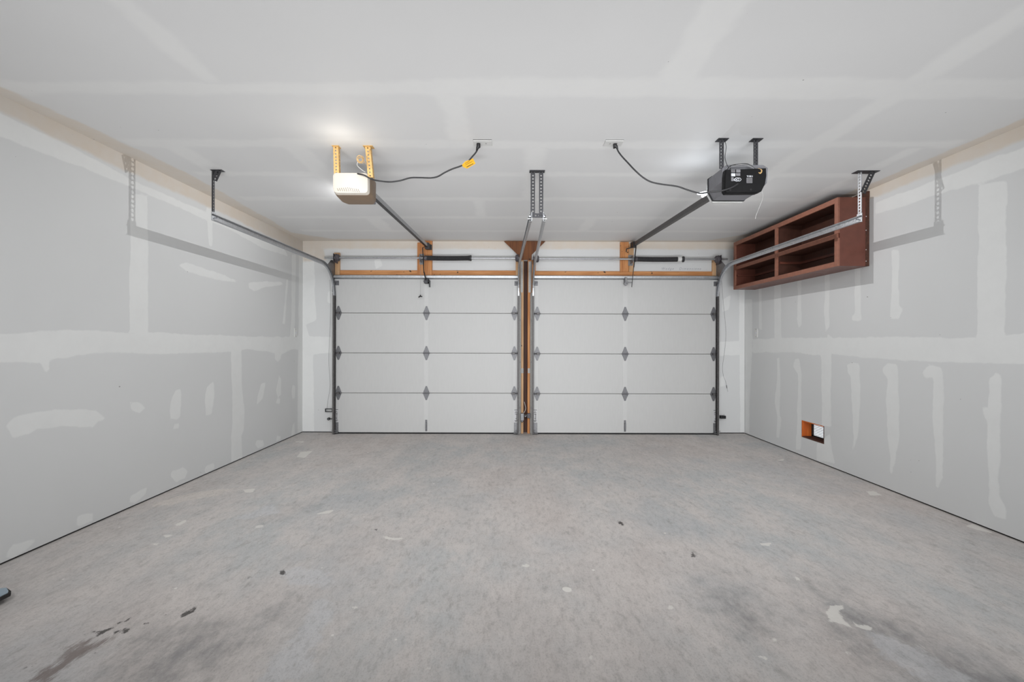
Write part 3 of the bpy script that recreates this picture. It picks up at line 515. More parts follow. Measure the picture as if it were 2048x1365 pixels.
# ------------------------------------------------------------------ tracks
def track(xw, side, xend, label, mv, mh, bracket_x):
    """xw: web plane of the vertical run; side: direction the channel opens; xend: web x at the back end"""
    YV, R, ZH, YE = 5.955, 0.39, 2.185, 3.535
    t = thing('door_track', label, 'track', (xw, YV, 0), 'curved roller tracks of the two garage doors')
    prof = [(0.022, -0.021), (0.018, -0.026), (0.003, -0.026), (0.0, -0.020), (0.0, 0.020), (0.003, 0.026), (0.018, 0.026), (0.022, 0.021)]
    def sweep(path):
        mb = MB(); n = len(prof); vs = []; fs = []
        for x, y, z, ny, nz in path:
            for th in (0, 0.0016):
                for u, v in prof:
                    uu = u + (0 if th == 0 else (0.0016 if abs(v) < 0.0205 and u < 0.001 else 0)); vv = v*(1 - (0.0016/0.026 if th else 0))
                    vs.append((x+side*uu, y+ny*vv, z+nz*vv))
        for i in range(len(path)-1):
            o = i*2*n; q = o+2*n
            for k in range(n-1):
                fs.append((o+k, o+k+1, q+k+1, q+k)); fs.append((o+n+k, q+n+k, q+n+k+1, o+n+k+1))
            fs.append((o, q, q+n, o+n)); fs.append((o+n-1, o+2*n-1, q+2*n-1, q+n-1))
        for o in (0, (len(path)-1)*2*n):
            for k in range(n-1): fs.append((o+k, o+n+k, o+n+k+1, o+k+1))
        return mb.add(vs, fs)
    z_arc = ZH - R
    sweep([(xw, YV, 0.003, -1, 0), (xw, YV, z_arc+0.02, -1, 0)]).build('vertical_track', M[mv], t)
    path = []
    for k in range(15):
        a = PI/2*k/14; y = YV-R+R*math.cos(a); z = z_arc+R*math.sin(a); path.append((xw, y, z, -math.cos(a), -math.sin(a)))
    path[0] = (xw, YV, z_arc+0.021, -1, 0)
    path.append((xend, YE, ZH, 0, -1))
    sweep(path).build('horizontal_track', M[mh], t)
    # wall angle that carries the vertical run
    s = -side
    mb = MB().box((xw+s*0.002, 5.93, 0.002), (xw+s*0.005, Y_B-0.025, 1.86)); mb.box((xw+s*0.002, Y_B-0.048, 0.002), (xw+s*bracket_x, Y_B-0.0445, 1.86))
    mb.build('wall_angle', M['zinc'], t)
    xe = xw+s*bracket_x; MB().box((xe, Y_B-0.060, 0.002), (xe+s*0.004, Y_B-0.0445, 1.86)).build('angle_shadow_lip', M['greasy'], t)  # dark lip added in place of the shadow gap beside the angle
    # angle along the top of the horizontal run
    for k in range(3):
        z = (0.35, 0.95, 1.5)[k]
        mb = MB().box((xw+s*0.005, YV-0.012, z-0.02), (xw+s*0.008, YV+0.05, z+0.02)); mb.tube([(xw+s*0.004, YV, z), (xw+s*0.014, YV, z)], 0.007, 6)
        mb.build('track_clip', M['galv_dull'], t)
    # flag bracket at the bend
    xo = xw + s*0.012
    mb = MB().prism([(YV+0.02, 1.84), (Y_B-0.042, 1.84), (Y_B-0.042, 2.29), (YV-0.06, 2.27), (YV-0.16, 2.20), (YV-0.17, 2.15), (YV-0.07, 2.10), (YV+0.02, 1.98)], 0, min(xo, xo+s*0.003), max(xo, xo+s*0.003))
    mb.box((min(xo, xo+s*0.035), Y_B-0.045, 1.87), (max(xo, xo+s*0.035), Y_B-0.042, 2.28))
    for z in (1.92, 2.22): mb.tube([(xo+s*0.022, Y_B-0.052, z), (xo+s*0.022, Y_B-0.044, z)], 0.008, 6)
    mb.build('flag_bracket', M['galv_dull' if abs(xw) > 1 else 'zinc'], t)
    # end cap strip and stop bolt at the back end
    mb = MB().tube([(xend-side*0.004, YE+0.03, ZH), (xend+side*0.032, YE+0.03, ZH)], 0.005, 8); mb.box((min(xend, xend+side*0.004), YE-0.002, ZH-0.026), (max(xend, xend+side*0.004), YE+0.05, ZH+0.045))
    mb.build('track_end_stop', M['galv'], t)
    return t
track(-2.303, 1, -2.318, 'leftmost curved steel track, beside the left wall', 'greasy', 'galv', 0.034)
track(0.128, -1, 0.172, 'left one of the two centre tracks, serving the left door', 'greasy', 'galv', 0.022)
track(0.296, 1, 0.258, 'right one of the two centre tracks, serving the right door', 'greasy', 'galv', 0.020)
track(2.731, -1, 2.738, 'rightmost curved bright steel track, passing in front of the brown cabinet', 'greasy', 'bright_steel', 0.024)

# ---- hangers from the ceiling
CZ = CEIL_Z
t = thing('track_hanger', 'dark perforated angle hanging the leftmost track, with a short gusset at the ceiling', 'hanger', (-2.322, 3.55, CZ), 'perforated hangers of the tracks')
MB().strip((-2.321, 3.560, 2.225), (0, 0, 1), (0, 1, 0), CZ-2.225, 0.034, 14, 0.0095).build('perforated_angle', M['dark_steel'], t)
MB().box((-2.322, 3.543, 2.225), (-2.310, 3.546, CZ)).build('angle_leg', M['dark_steel'], t)
MB().strip((-2.300, 3.54, 2.470), (0.45, 0, 1), (1, 0, -0.45), 0.085, 0.045, 3, 0.007).build('brace', M['dark_steel'], t)
MB().prism([(-2.320, CZ-0.055), (-2.26, CZ-0.03), (-2.255, CZ-0.001), (-2.322, CZ-0.001)], 1, 3.548, 3.551).build('gusset', M['dark_steel'], t)
MB().box((-2.330, 3.535, CZ-0.004), (-2.240, 3.58, CZ-0.0005)).build('ceiling_plate', M['dark_steel'], t)
t = thing('track_hanger', 'paired dark perforated straps with a cross piece hanging the two centre tracks', 'hanger', (0.213, 3.55, CZ), 'perforated hangers of the tracks')
for x in (0.180, 0.243):
    MB().strip((x, 3.545, 2.20), (0, 0, 1), (1, 0, 0), CZ-2.20, 0.032, 14, 0.0075).build('perforated_angle', M['dark_steel'], t)
    sx = x-0.016 if x < 0.2 else x+0.016
    MB().box((sx-0.0012, 3.546, 2.20), (sx+0.0012, 3.575, CZ)).build('angle_leg', M['dark_steel'], t)
MB().strip((0.160, 3.538, 2.203), (1, 0, 0), (0, 0, 1), 0.108, 0.034, 4, 0.006).build('cross_angle', M['dark_steel'], t)
MB().box((0.153, 3.528, CZ-0.005), (0.272, 3.58, CZ-0.0005)).build('ceiling_plate', M['dark_steel'], t)
for x in (0.156, 0.266): MB().tube([(x, 3.53, 2.195), (x, 3.548, 2.195)], 0.008, 6).build('bolt', M['galv'], t)
t = thing('track_hanger', 'bright perforated angle with a dark diagonal brace hanging the rightmost track', 'hanger', (2.735, 3.55, CZ), 'perforated hangers of the tracks')
MB().strip((2.738, 3.562, 2.215), (0, 0, 1), (0, 1, 0), CZ-2.215, 0.034, 14, 0.0085).build('perforated_angle', M['bright_steel'], t, label='bright perforated angle')
MB().box((2.737, 3.543, 2.215), (2.7415, 3.546, CZ)).build('angle_leg', M['bright_steel'], t)
MB().strip((2.742, 3.535, 2.385), (0.46, 0, 1), (1, 0, -0.46), 0.186, 0.042, 8, 0.007).build('brace', M['dark_steel'], t, label='dark diagonal brace')
MB().box((2.690, 3.52, CZ-0.004), (2.865, 3.585, CZ-0.0005)).build('ceiling_plate', M['dark_steel'], t)

# ------------------------------------------------------------------ torsion assemblies
def torsion(label, xa, xb, drums, s0, s1, cone, br, lowz=2.306):
    Y = 5.93; z = lowz
    t = thing('torsion_shaft', label, 'spring shaft', ((xa+xb)/2, Y, z), 'torsion shafts above the garage doors')
    MB().tube([(xa, Y, z), (xb, Y, z)], 0.0127, 14).build('shaft', M['galv'], t, smooth=True)
    for xd, sg in drums:
        pts = [(xd+sg*k*0.0065, Y, z) for k in range(8)]
        MB().tube(pts, [0.052, 0.052, 0.044, 0.047, 0.044, 0.047, 0.040, 0.030], 20).build('cable_drum', M['drum'], t, smooth=False)
        xp = xd - sg*0.02
        mb = MB().box((min(xp, xp-0.003), Y-0.045, z-0.06), (max(xp, xp-0.003), Y_B-0.026, z+0.05)); mb.tube([(xp-0.012, Y, z), (xp+0.012, Y, z)], 0.025, 14)
        mb.build('bearing_plate', M['drum'], t)
    n = int(abs(s1-s0)/0.0085); pts = []; rs = []
    for k in range(n*2+1):
        f = k/(n*2); x = s0+(s1-s0)*f; pts.append((x, Y, z-0.004*math.sin(PI*f))); rs.append((0.033 if k % 2 else 0.0285) + (0.006*max(0, (f-0.93)/0.07) if not cone else 0))
    MB().tube(pts, rs, 16).build('torsion_spring', M['spring'], t)
    MB().tube([(s0-0.045, Y, z), (s0-0.02, Y, z), (s0-0.018, Y, z), (s0+0.01, Y, z)], [0.022, 0.026, 0.036, 0.030], 14).build('stationary_cone', M['drum'], t)
    if cone:
        MB().tube([(s1-0.05, Y, z), (s1-0.001, Y, z)], 0.0345, 16).build('painted_coils', M['white_plastic'], t, label='white painted end of the spring')
        MB().tube([(s1, Y, z), (s1+0.018, Y, z), (s1+0.02, Y, z), (s1+0.035, Y, z)], [0.030, 0.030, 0.040, 0.038], 16).build('winding_cone', M['spring'], t)
    else:
        MB().tube([(s1, Y, z), (s1+0.012, Y, z)], [0.040, 0.036], 16).build('winding_cone', M['spring'], t)
    mb = MB().box((br-0.004, Y-0.04, z-0.05), (br, Y_B-0.04, z+0.045)); mb.box((br-0.03, Y_B-0.046, z-0.07), (br+0.03, Y_B-0.041, z+0.07)); mb.tube([(br-0.016, Y, z), (br+0.016, Y, z)], 0.026, 14)
    for dz in (-0.055, 0.055): mb.tube([(br-0.015, Y_B-0.055, z+dz), (br-0.015, Y_B-0.045, z+dz)], 0.008, 6)
    mb.build('centre_bracket', M['galv_dull'], t)
torsion('torsion shaft over the left garage door, its dark spring ending in a flared cone', -2.413, 0.145, ((-2.262, 1), (0.118, -1)), -1.085, -0.51, False, -1.165)
torsion('torsion shaft over the right garage door, its dark spring tipped with white', 0.300, 2.838, ((0.335, 1), (2.722, -1)), 1.655, 2.235, True, 1.600, 2.298)

# ------------------------------------------------------------------ left opener
OX = -1.087
t1 = thing('garage_door_opener', 'older tan opener with a lit white lens, hung by yellowish straps, on the left', 'opener', (OX, 3.1, 2.25), 'ceiling mounted garage door openers')
def rrect(x0, x1, z0, z1, r, n=5, rb=None):
    rb = rb or r; pts = []
    for cx, cz, a0, rr in ((x1-r, z1-r, 0, r), (x0+r, z1-r, 90, r), (x0+rb, z0+rb, 180, rb), (x1-r, z0+r, 270, r)):
        for k in range(n+1):
            a = math.radians(a0+90*k/n); pts.append((cx+rr*math.cos(a), cz+rr*math.sin(a)))
    return pts
def loft(rings):
    mb = MB(); n = len(rings[0][1]); vs = []; fs = []
    for y, ring in rings: vs += [(x, y, z) for x, z in ring]
    for i in range(len(rings)-1):
        for k in range(n): a, b = i*n+k, i*n+(k+1) % n; fs.append((a, b, b+n, a+n))
    fs += [tuple(range(n)), tuple((len(rings)-1)*n+k for k in range(n))[::-1]]
    return mb.add(vs, fs)
Y1 = 3.10
def ring1(y, gx, top, bot, r=0.022, rb=0.034): return (y, rrect(OX-0.121-gx, OX+0.121+gx, bot, top, r, 5, rb))
lens = loft([ring1(Y1-0.004, -0.010, 2.362, 2.240, 0.018), ring1(Y1, -0.003, 2.369, 2.233), ring1(Y1+0.03, 0.002, 2.374, 2.228)]).build('lens_cover', M['lens'], t1, smooth=True, label='glowing white lens cover')
for k in range(11):
    x = OX-0.088+k*0.0142
    MB().beam((x, Y1-0.0055, 2.262+(0.002*(5-abs(k-5)))-0.0005*k), (x+0.010, Y1-0.0055, 2.245-0.0008*k), 0.0022, 0.0022, (0, 1, 0)).build('vent_slot', M['slot'], lens)
loft([ring1(Y1+0.031, 0.002, 2.376, 2.226), ring1(Y1+0.08, 0.008, 2.378, 2.222), ring1(Y1+0.16, 0.006, 2.374, 2.214), ring1(Y1+0.20, -0.012, 2.366, 2.214)]).build('housing', M['tan'], t1, smooth=True)
MB().box((OX-0.07, Y1+0.18, 2.26), (OX+0.07, Y1+0.36, 2.375)).build('motor_chassis', M['chassis'], t1, bevel=0.006)
MB().box((OX-0.085, Y1+0.05, 2.372), (OX+0.06, Y1+0.13, 2.384)).build('top_bracket', M['wire_tan'], t1, bevel=0.002)
RA, RB = (-1.083, 3.36, 2.378), (-1.076, 5.985, 2.470)
def rail(t, a, b, m, wide, tall, dark=None):
    a, b = Vector(a), Vector(b)
    r = MB().beam(a, b, wide, tall).build('rail', M[m], t, bevel=0.002)
    MB().beam(a+Vector((0, 0.02, -tall/2-0.004)), b+Vector((0, -0.03, -tall/2-0.004)), wide*1.35, 0.007).build('rail_flange', M[dark or m], t)
    return r
rail(t1, RA, RB, 'galv', 0.020, 0.042, 'black')
mb = MB().box((-1.100, 5.90, 2.42), (-1.050, 5.96, 2.50)); mb.build('trolley', M['dark_steel'], t1, bevel=0.003)
mb = MB().box((-1.055, 5.98, 2.43), (-1.045, Y_B-0.043, 2.50)); mb.box((-1.10, Y_B-0.048, 2.43), (-1.03, Y_B-0.043, 2.50)); mb.tube([(-1.10, 6.0, 2.465), (-1.04, 6.0, 2.465)], 0.006, 8)
mb.build('header_bracket', M['dark_steel'], t1)
mb = MB().beam((-1.125, 5.875, 2.43), (-1.105, 5.862, 2.10), 0.012, 0.005); mb.beam((-1.105, 5.862, 2.12), (-1.085, 5.90, 2.01), 0.014, 0.006); mb.beam((-1.125, 5.875, 2.43), (-1.09, 5.90, 2.45), 0.012, 0.006)
mb.build('door_arm', M['black'], t1)
mb = MB().box((-1.112, 5.90, 1.975), (-1.062, YD-0.002, 2.035)); mb.tube([(-1.12, 5.91, 2.0), (-1.05, 5.91, 2.0)], 0.006, 8); mb.box((-1.052, 5.93, 1.93), (-1.044, YD, 2.02)); mb.build('door_bracket', M['dark_steel'], t1, bevel=0.003)
# straps
def bent_hang(t, x, y, z0, z1, w1, w2, m, lean=0.0):
    MB().strip((x+lean, y, z0), (-lean/(z1-z0), 0, 1), (1, 0, 0), z1-z0, w1, 9, 0.0055).build('hanging_strap', M[m], t)
    MB().strip((x+w1/2+lean, y+w2/2, z0), (-lean/(z1-z0), 0, 1), (0, 1, 0), z1-z0, w2, 9, 0.0055).build('strap_leg', M[m], t)
bent_hang(t1, -1.190, 3.105, 2.36, CZ, 0.034, 0.03, 'bulb_lit', 0.006)
bent_hang(t1, -0.972, 3.105, 2.34, CZ, 0.034, 0.035, 'bulb_lit', 0.02)
MB().box((-1.212, 3.09, CZ-0.004), (-1.165, 3.14, CZ-0.0005)).build('ceiling_clip', M['bulb_lit'], t1)
MB().box((-1.000, 3.09, CZ-0.004), (-0.935, 3.14, CZ-0.0005)).build('ceiling_clip', M['bulb_lit'], t1)
# coiled spare wire beside the right strap
def coil(name, label, cx, y, cz, m, loops, hang, r=0.0022, mat_key=None):
    pts = []
    for k in range(loops*14):
        a = 2*PI*k/14; rr = 0.022+0.008*math.sin(k*0.37); pts.append((cx+rr*math.cos(a)*0.9, y-0.012+0.010*math.sin(k*0.61), cz+rr*math.sin(a)*0.9))
    o = MB().tube(pts + [Vector(p) for p in hang], r, 5).build(name, M[m], None, smooth=True); return o
tag(coil('coiled_wire', '', -1.008, 3.085, 2.452, 'wire_tan', 4, [(-0.985, 3.085, 2.44), (-0.965, 3.082, 2.40), (-0.975, 3.085, 2.47), (-0.96, 3.085, 2.50), (-0.945, 3.088, 2.535), (-0.955, 3.09, 2.548)]),
    'small coil of tan wire tied to the right strap of the tan opener', 'wire')
tag(MB().tube(smooth_path([(-1.03, 3.083, 2.44), (-1.035, 3.085, 2.415), (-1.01, 3.09, 2.39), (-0.985, 3.10, 2.374)]), 0.0022, 5).build('thin_wire', M['wire_white'], smooth=True),
    'thin white wire looping down to the top of the tan opener', 'wire')
# release cord
t = thing('release_cord', 'thin emergency pull cord with a small dark handle, in front of the left door', 'cord', (-1.157, 5.90, 1.80))
MB().tube([(-1.12, 5.93, 2.42), (-1.150, 5.90, 2.38), (-1.155, 5.90, 2.10), (-1.157, 5.90, 1.815)], 0.0018, 5).build('cord', M['wire_grey'], t)
mb = MB().tube([(-1.182, 5.90, 1.790), (-1.165, 5.90, 1.800), (-1.157, 5.90, 1.803), (-1.132, 5.90, 1.798)], [0.006, 0.009, 0.009, 0.006], 8); mb.tube([(-1.157, 5.90, 1.80), (-1.157, 5.90, 1.822)], 0.006, 8); mb.build('handle', M['black'], t)

# ------------------------------------------------------------------ right opener
t2 = thing('garage_door_opener', 'newer black and grey opener with stickers and a bright lamp, on the right', 'opener', (1.53, 3.05, 2.20), 'ceiling mounted garage door openers')
Y2 = 2.95
chs = [(1.392, 2.365), (1.392, 2.275), (1.425, 2.215), (1.640, 2.215), (1.685, 2.268), (1.690, 2.365), (1.66, 2.385), (1.42, 2.385)]
loft([(Y2+0.03, chs), (Y2+0.24, chs)]).build('motor_chassis', M['chassis'], t2, bevel=0.004)
rim = [((x-1.54)*1.03+1.54, (z-2.3)*1.04+2.30) for x, z in chs]
loft([(Y2+0.24, rim), (Y2+0.252, rim)]).build('front_rim', M['black'], t2, bevel=0.002)
lc = [((x-1.54)*0.97+1.54, (z-2.3)*0.98+2.287) for x, z in chs]
loft([(Y2+0.253, lc), (Y2+0.30, [((x-1.54)*0.9+1.54, (z-2.3)*0.9+2.287) for x, z in chs])]).build('light_lens', M['white_plastic'], t2, bevel=0.004, label='white translucent lamp lens')
cov = [(1.652, 2.350), (1.395, 2.340), (1.390, 2.30), (1.388, 2.20), (1.398, 2.186), (1.600, 2.188), (1.630, 2.200), (1.652, 2.245), (1.660, 2.30), (1.658, 2.352)]
cin = [((x-1.52)*0.97+1.52, (z-2.27)*0.95+2.27) for x, z in cov]
cover = loft([(Y2-0.012, cin), (Y2, cov), (Y2+0.035, cov)]).build('rear_cover', M['cover'], t2, bevel=0.003, label='black plastic rear cover')
def dec(name, x0, x1, z0, z1, m, lab=None):
    return MB().box((x0, Y2-0.0150, z0), (x1, Y2-0.0122, z1)).build(name, M[m], cover, label=lab)
dec('sticker', 1.428, 1.453, 2.318, 2.336, 'decal_grey'); dec('sticker', 1.460, 1.487, 2.318, 2.337, 'decal_grey')
dec('sticker', 1.428, 1.454, 2.293, 2.312, 'decal_white', 'glossy white sticker'); dec('sticker', 1.458, 1.486, 2.296, 2.313, 'decal_grey')
dec('sticker', 1.428, 1.443, 2.262, 2.287, 'decal_grey'); dec('sticker', 1.527, 1.564, 2.250, 2.284, 'decal_grey', 'grey specification sticker')
for k in range(4): MB().box((1.431, Y2-0.0158, 2.3205+k*0.004), (1.4505, Y2-0.0149, 2.3215+k*0.004)).build('sticker_print', M['ink'], cover); 
mb = MB()
for k in range(6): mb.box((1.531, Y2-0.0158, 2.254+k*0.005), (1.561, Y2-0.0149, 2.2555+k*0.005))
mb.build('sticker_print', M['ink'], cover)
mb = MB()
for x, a, b in ((1.529, 0.010, 0.003), (1.536, -0.004, 0.004), (1.543, 0, 0.0035), (1.550, 0, 0.004), (1.555, 0, 0.0035), (1.564, 0, 0.003)):
    mb.beam((x, Y2-0.0155, 2.298), (x+a*0.5, Y2-0.0155, 2.288), b, 0.0012, (0, 1, 0))
mb.build('logo_print', M['decal_white'], cover, label='small white blurred lettering')
mb = MB()
for cx, cz, r in ((1.463, 2.272, 0.014), (1.477, 2.272, 0.013), (1.452, 2.270, 0.008)):
    mb.tube([(cx+r*math.cos(2*PI*k/14), Y2-0.016, cz+r*0.8*math.sin(2*PI*k/14)) for k in range(15)], 0.0018, 5)
mb.build('control_dials', M['decal_white'], cover, label='round pale control dials')
for x, z in ((1.423, 2.206), (1.556, 2.208)): MB().tube([(x, Y2-0.0135, z), (x, Y2-0.010, z)], 0.007, 10).build('screw_hole', M['rubber'], cover)
MB().tube([(1.352, 3.285, 2.292), (1.362, 3.285, 2.293), (1.385, 3.285, 2.296), (1.408, 3.285, 2.302), (1.44, 3.285, 2.306)], [0.003, 0.008, 0.011, 0.010, 0.009], 10).build('light_bulb', M['led'], t2, smooth=True, label='bright white lamp')
MB().tube([(1.44, 3.285, 2.306), (1.47, 3.26, 2.31)], 0.012, 8).build('bulb_socket', M['black'], t2)
rail(t2, (1.615, 3.20, 2.350+0.03), (1.630, 5.975, 2.500), 'greasy', 0.028, 0.040)
mb = MB().box((1.602, 5.90, 2.45), (1.645, 5.965, 2.525)); mb.build('trolley', M['black'], t2, bevel=0.003)
mb = MB().beam((1.62, 5.94, 2.46), (1.52, 5.93, 2.43), 0.02, 0.012); mb.beam((1.523, 5.93, 2.435), (1.518, 5.93, 2.39), 0.014, 0.01); mb.build('release_lever', M['black'], t2)
mb = MB().beam((1.635, 5.89, 2.45), (1.60, 5.865, 2.18), 0.012, 0.006); mb.beam((1.605, 5.87, 2.24), (1.575, 5.87, 1.925), 0.013, 0.006); mb.build('door_arm', M['black'], t2)
mb = MB().box((1.500, 5.90, 1.975), (1.525, YD-0.002, 2.06)); mb.tube([(1.512, 5.905, 1.975), (1.512, 5.93, 1.975)], 0.024, 14); mb.tube([(1.512, 5.89, 1.985), (1.585, 5.875, 1.985)], 0.007, 8)
mb.build('door_bracket', M['galv_dull'], t2, bevel=0.002)
mb = MB().box((1.60, 5.98, 2.47), (1.65, Y_B-0.04, 2.53)); mb.build('header_bracket', M['dark_steel'], t2)
def hang2(x, n, leg):
    MB().strip((x, 2.985, 2.36), (0, 0, 1), (1, 0, 0), CZ-2.36, 0.030, n, 0.0062).build('hanging_strap', M['dark_steel'], t2)
    MB().strip((x+leg*0.015, 3.001, 2.36), (0, 0, 1), (0, 1, 0), CZ-2.36, 0.03, n, 0.0055).build('strap_leg', M['dark_steel'], t2)
    MB().box((x-0.028, 2.965, CZ-0.004), (x+0.04, 3.02, CZ-0.0005)).build('ceiling_clip', M['dark_steel'], t2)
hang2(1.388, 9, 1); hang2(1.612, 9, 1)
t = thing('wire_bundle', 'loops of thin dark wire bundled on top of the black opener', 'wire', (1.5, 2.97, 2.36))
for q, amp in enumerate((0.022, 0.030, 0.016, 0.026)):
    pts = smooth_path([(1.40+0.01*q, 2.955, 2.345), (1.43, 2.95-0.004*q, 2.348+amp*0.6), (1.49, 2.95+0.004*q, 2.350+amp), (1.55, 2.955, 2.352+amp*0.9), (1.60, 2.95, 2.338), (1.61, 2.947, 2.325)])
    MB().tube(pts, 0.002, 5).build('wire', M['black_cord'] if q % 2 else M['wire_grey'], t, smooth=True)
MB().tube(smooth_path([(1.605, 2.944, 2.345), (1.625, 2.940, 2.335), (1.618, 2.938, 2.315), (1.60, 2.944, 2.322)]), 0.0045, 6).build('wire', M['wire_tan'], t, smooth=True, label='copper coloured wire ends')
tag(MB().tube(smooth_path([(1.405, 2.98, CZ-0.008), (1.412, 2.972, 2.50), (1.404, 2.97, 2.43), (1.412, 2.965, 2.385), (1.425, 2.958, 2.352)]), 0.002, 5).build('thin_wire', M['black_cord'], smooth=True),
    'thin dark wire running down beside the left strap of the black opener', 'wire')
tag(MB().tube(smooth_path([(1.6590,3.0000,2.2274), (1.6690,3.0000,2.1878), (1.6592,3.0000,2.1482), (1.6429,3.0000,2.1086), (1.6232,3.0000,2.0558), (1.6200,3.0000,2.0361)]), 0.0012, 5).build('thin_wire', M['wire_white'], smooth=True),
    'hair-thin pale wire dangling below the black opener', 'wire')

# ------------------------------------------------------------------ outlets and power cords
def outlet(label, x0, x1, y0, y1, gap_th):
    t = thing('ceiling_outlet', label, 'outlet', ((x0+x1)/2, (y0+y1)/2, CZ), 'outlets in the ceiling')
    MB().box((x0, y0, CZ-0.006), (x1, y1, CZ-0.0003)).build('cover_plate', M['white_plastic'], t, bevel=0.002)
    MB().box((x0, y0-gap_th, CZ-0.0015), (x1, y0-0.001, CZ-0.0003)).build('plaster_gap', M['ink'], t)
    for cx in ((x0+x1)/2-0.022, (x0+x1)/2+0.022):
        for dy in (-0.006, 0.006): MB().box((cx-0.004, (y0+y1)/2+dy-0.001, CZ-0.0068), (cx+0.004, (y0+y1)/2+dy+0.001, CZ-0.0055)).build('socket_slot', M['ink'], t)
outlet('white outlet in the ceiling with a dark gap along its edge, nearer the tan opener', -0.245, -0.120, 3.005, 3.085, 0.006)
outlet('white outlet in the ceiling, nearer the black opener', 0.630, 0.752, 3.000, 3.085, 0.003)
def cord(label, px, plug, m='black_cord'):
    t = thing('power_cord', label, 'cord', px[0], 'power cords of the openers')
    MB().tube(smooth_path(px), 0.0052, 8).build('cable', M[m], t, smooth=True)
    p = Vector(plug); q = Vector(px[1])
    MB().tube([p, p+Vector((0, 0, -0.022)), Vector(px[0]), Vector(px[0])+(q-Vector(px[0])).normalized()*0.02], [0.013, 0.014, 0.010, 0.006], 10).build('plug', M['black'], t, smooth=True)
    return t
pc = cord('black power cord with a yellow tag, sagging from the ceiling to the tan opener',
  [(-0.2174,3.0450,2.5187), (-0.2251,3.0600,2.5015), (-0.2536,3.0800,2.4759), (-0.2926,3.1000,2.4431), (-0.3334,3.1000,2.4191), (-0.3913,3.1000,2.3986), (-0.4423,3.1000,2.3746), (-0.4899,3.1000,2.3472), (-0.5376,3.1000,2.3369), (-0.6194,3.1000,2.3384), (-0.6807,3.1000,2.3365), (-0.7488,3.1000,2.3176), (-0.8169,3.1000,2.3089), (-0.8782,3.1000,2.3139), (-0.9200,3.0800,2.3152), (-0.9440,3.0700,2.3217), (-0.9845,3.0700,2.3435), (-1.0351,3.0900,2.3609)],
  (-0.211, 3.045, CZ-0.007))
a, b = Vector((-0.3222,3.0900,2.4153)), Vector((-0.2442,3.0900,2.4529))
d = (b-a).normalized(); u = Vector((-d.z, 0, d.x))
tagm = MB().add([a+u*0.008, a-u*0.008, a+d*0.02-u*0.030, b-u*0.024, b+u*0.016, a+d*0.03+u*0.020] + [Vector((0, 0.0015, 0))+p for p in (a+u*0.008, a-u*0.008, a+d*0.02-u*0.030, b-u*0.024, b+u*0.016, a+d*0.03+u*0.020)],
   [(0,1,2,3,4,5), (11,10,9,8,7,6)] + [(i, i+6, (i+1) % 6+6, (i+1) % 6) for i in range(6)])
tg = tagm.build('warning_tag', M['yellow'], pc, label='yellow warning tag with dark print')
mb = MB()
for k, (o1, l) in enumerate(((-0.020, 0.05), (-0.004, 0.05), (0.006, 0.035))): mb.beam(a+d*0.022+u*o1+Vector((0, -0.0012, 0)), a+d*(0.022+l)+u*(o1+0.002)+Vector((0, -0.0012, 0)), 0.0015 if k else 0.004, 0.0015, (0, 1, 0))
mb.build('tag_print', M['ink'], tg)
cord('plain black power cord curving from the ceiling to the back of the black opener',
  [(0.7117,3.0400,2.5289), (0.7217,3.0400,2.4989), (0.7428,3.0300,2.4615), (0.7802,3.0200,2.4143), (0.8247,3.0000,2.3539), (0.8775,3.0000,2.3078), (0.9303,3.0000,2.2783), (0.9963,3.0000,2.2636), (1.0722,3.0000,2.2539), (1.1150,3.0000,2.2458), (1.1574,2.9900,2.2261), (1.2059,2.9800,2.2065), (1.2476,2.9700,2.1935), (1.2911,2.9500,2.1952), (1.3467,2.9300,2.1953), (1.3894,2.9250,2.2034), (1.4343,2.9250,2.2212), (1.4689,2.9300,2.2423)],
  (0.703, 3.045, CZ-0.007))

# ------------------------------------------------------------------ brown open cabinet on the right wall
cx0, cx1, cy0, cy1, cz0, cz1 = 2.858, X_R, 3.965, 5.81, 1.888, 2.488
t = thing('open_cabinet', 'reddish brown open wooden cabinet with four compartments, high on the right wall', 'cabinet', (X_R, (cy0+cy1)/2, cz0))
th = 0.019
MB().box((cx0+0.018, cy0, cz0), (cx1-0.035, cy0+th, cz1)).build('side_panel', M['cab'], t, bevel=0.001)
MB().box((cx1-0.034, cy0+0.001, cz0), (cx1-0.001, cy0+th, cz1+0.01)).build('side_cleat', M['vent_dark'], t, label='raw wood strip along the wall edge')
MB().box((cx0+0.018, cy1-th, cz0), (cx1-0.001, cy1, cz1)).build('side_panel', M['cab'], t, bevel=0.001)
MB().box((cx0+0.018, cy0+th, cz0), (cx1-0.001, cy1-th, cz0+th)).build('bottom_panel', M['cab'], t, bevel=0.001)
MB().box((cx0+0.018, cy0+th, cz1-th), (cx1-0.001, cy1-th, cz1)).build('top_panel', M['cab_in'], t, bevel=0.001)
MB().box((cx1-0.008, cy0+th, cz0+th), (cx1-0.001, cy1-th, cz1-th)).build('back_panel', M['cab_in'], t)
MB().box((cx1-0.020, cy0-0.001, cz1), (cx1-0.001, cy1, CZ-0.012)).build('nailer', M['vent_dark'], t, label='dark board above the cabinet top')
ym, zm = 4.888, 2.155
MB().box((cx0+0.018, ym-0.01, cz0+th), (cx1-0.008, ym+0.01, cz1-th)).build('divider', M['cab_in'], t)
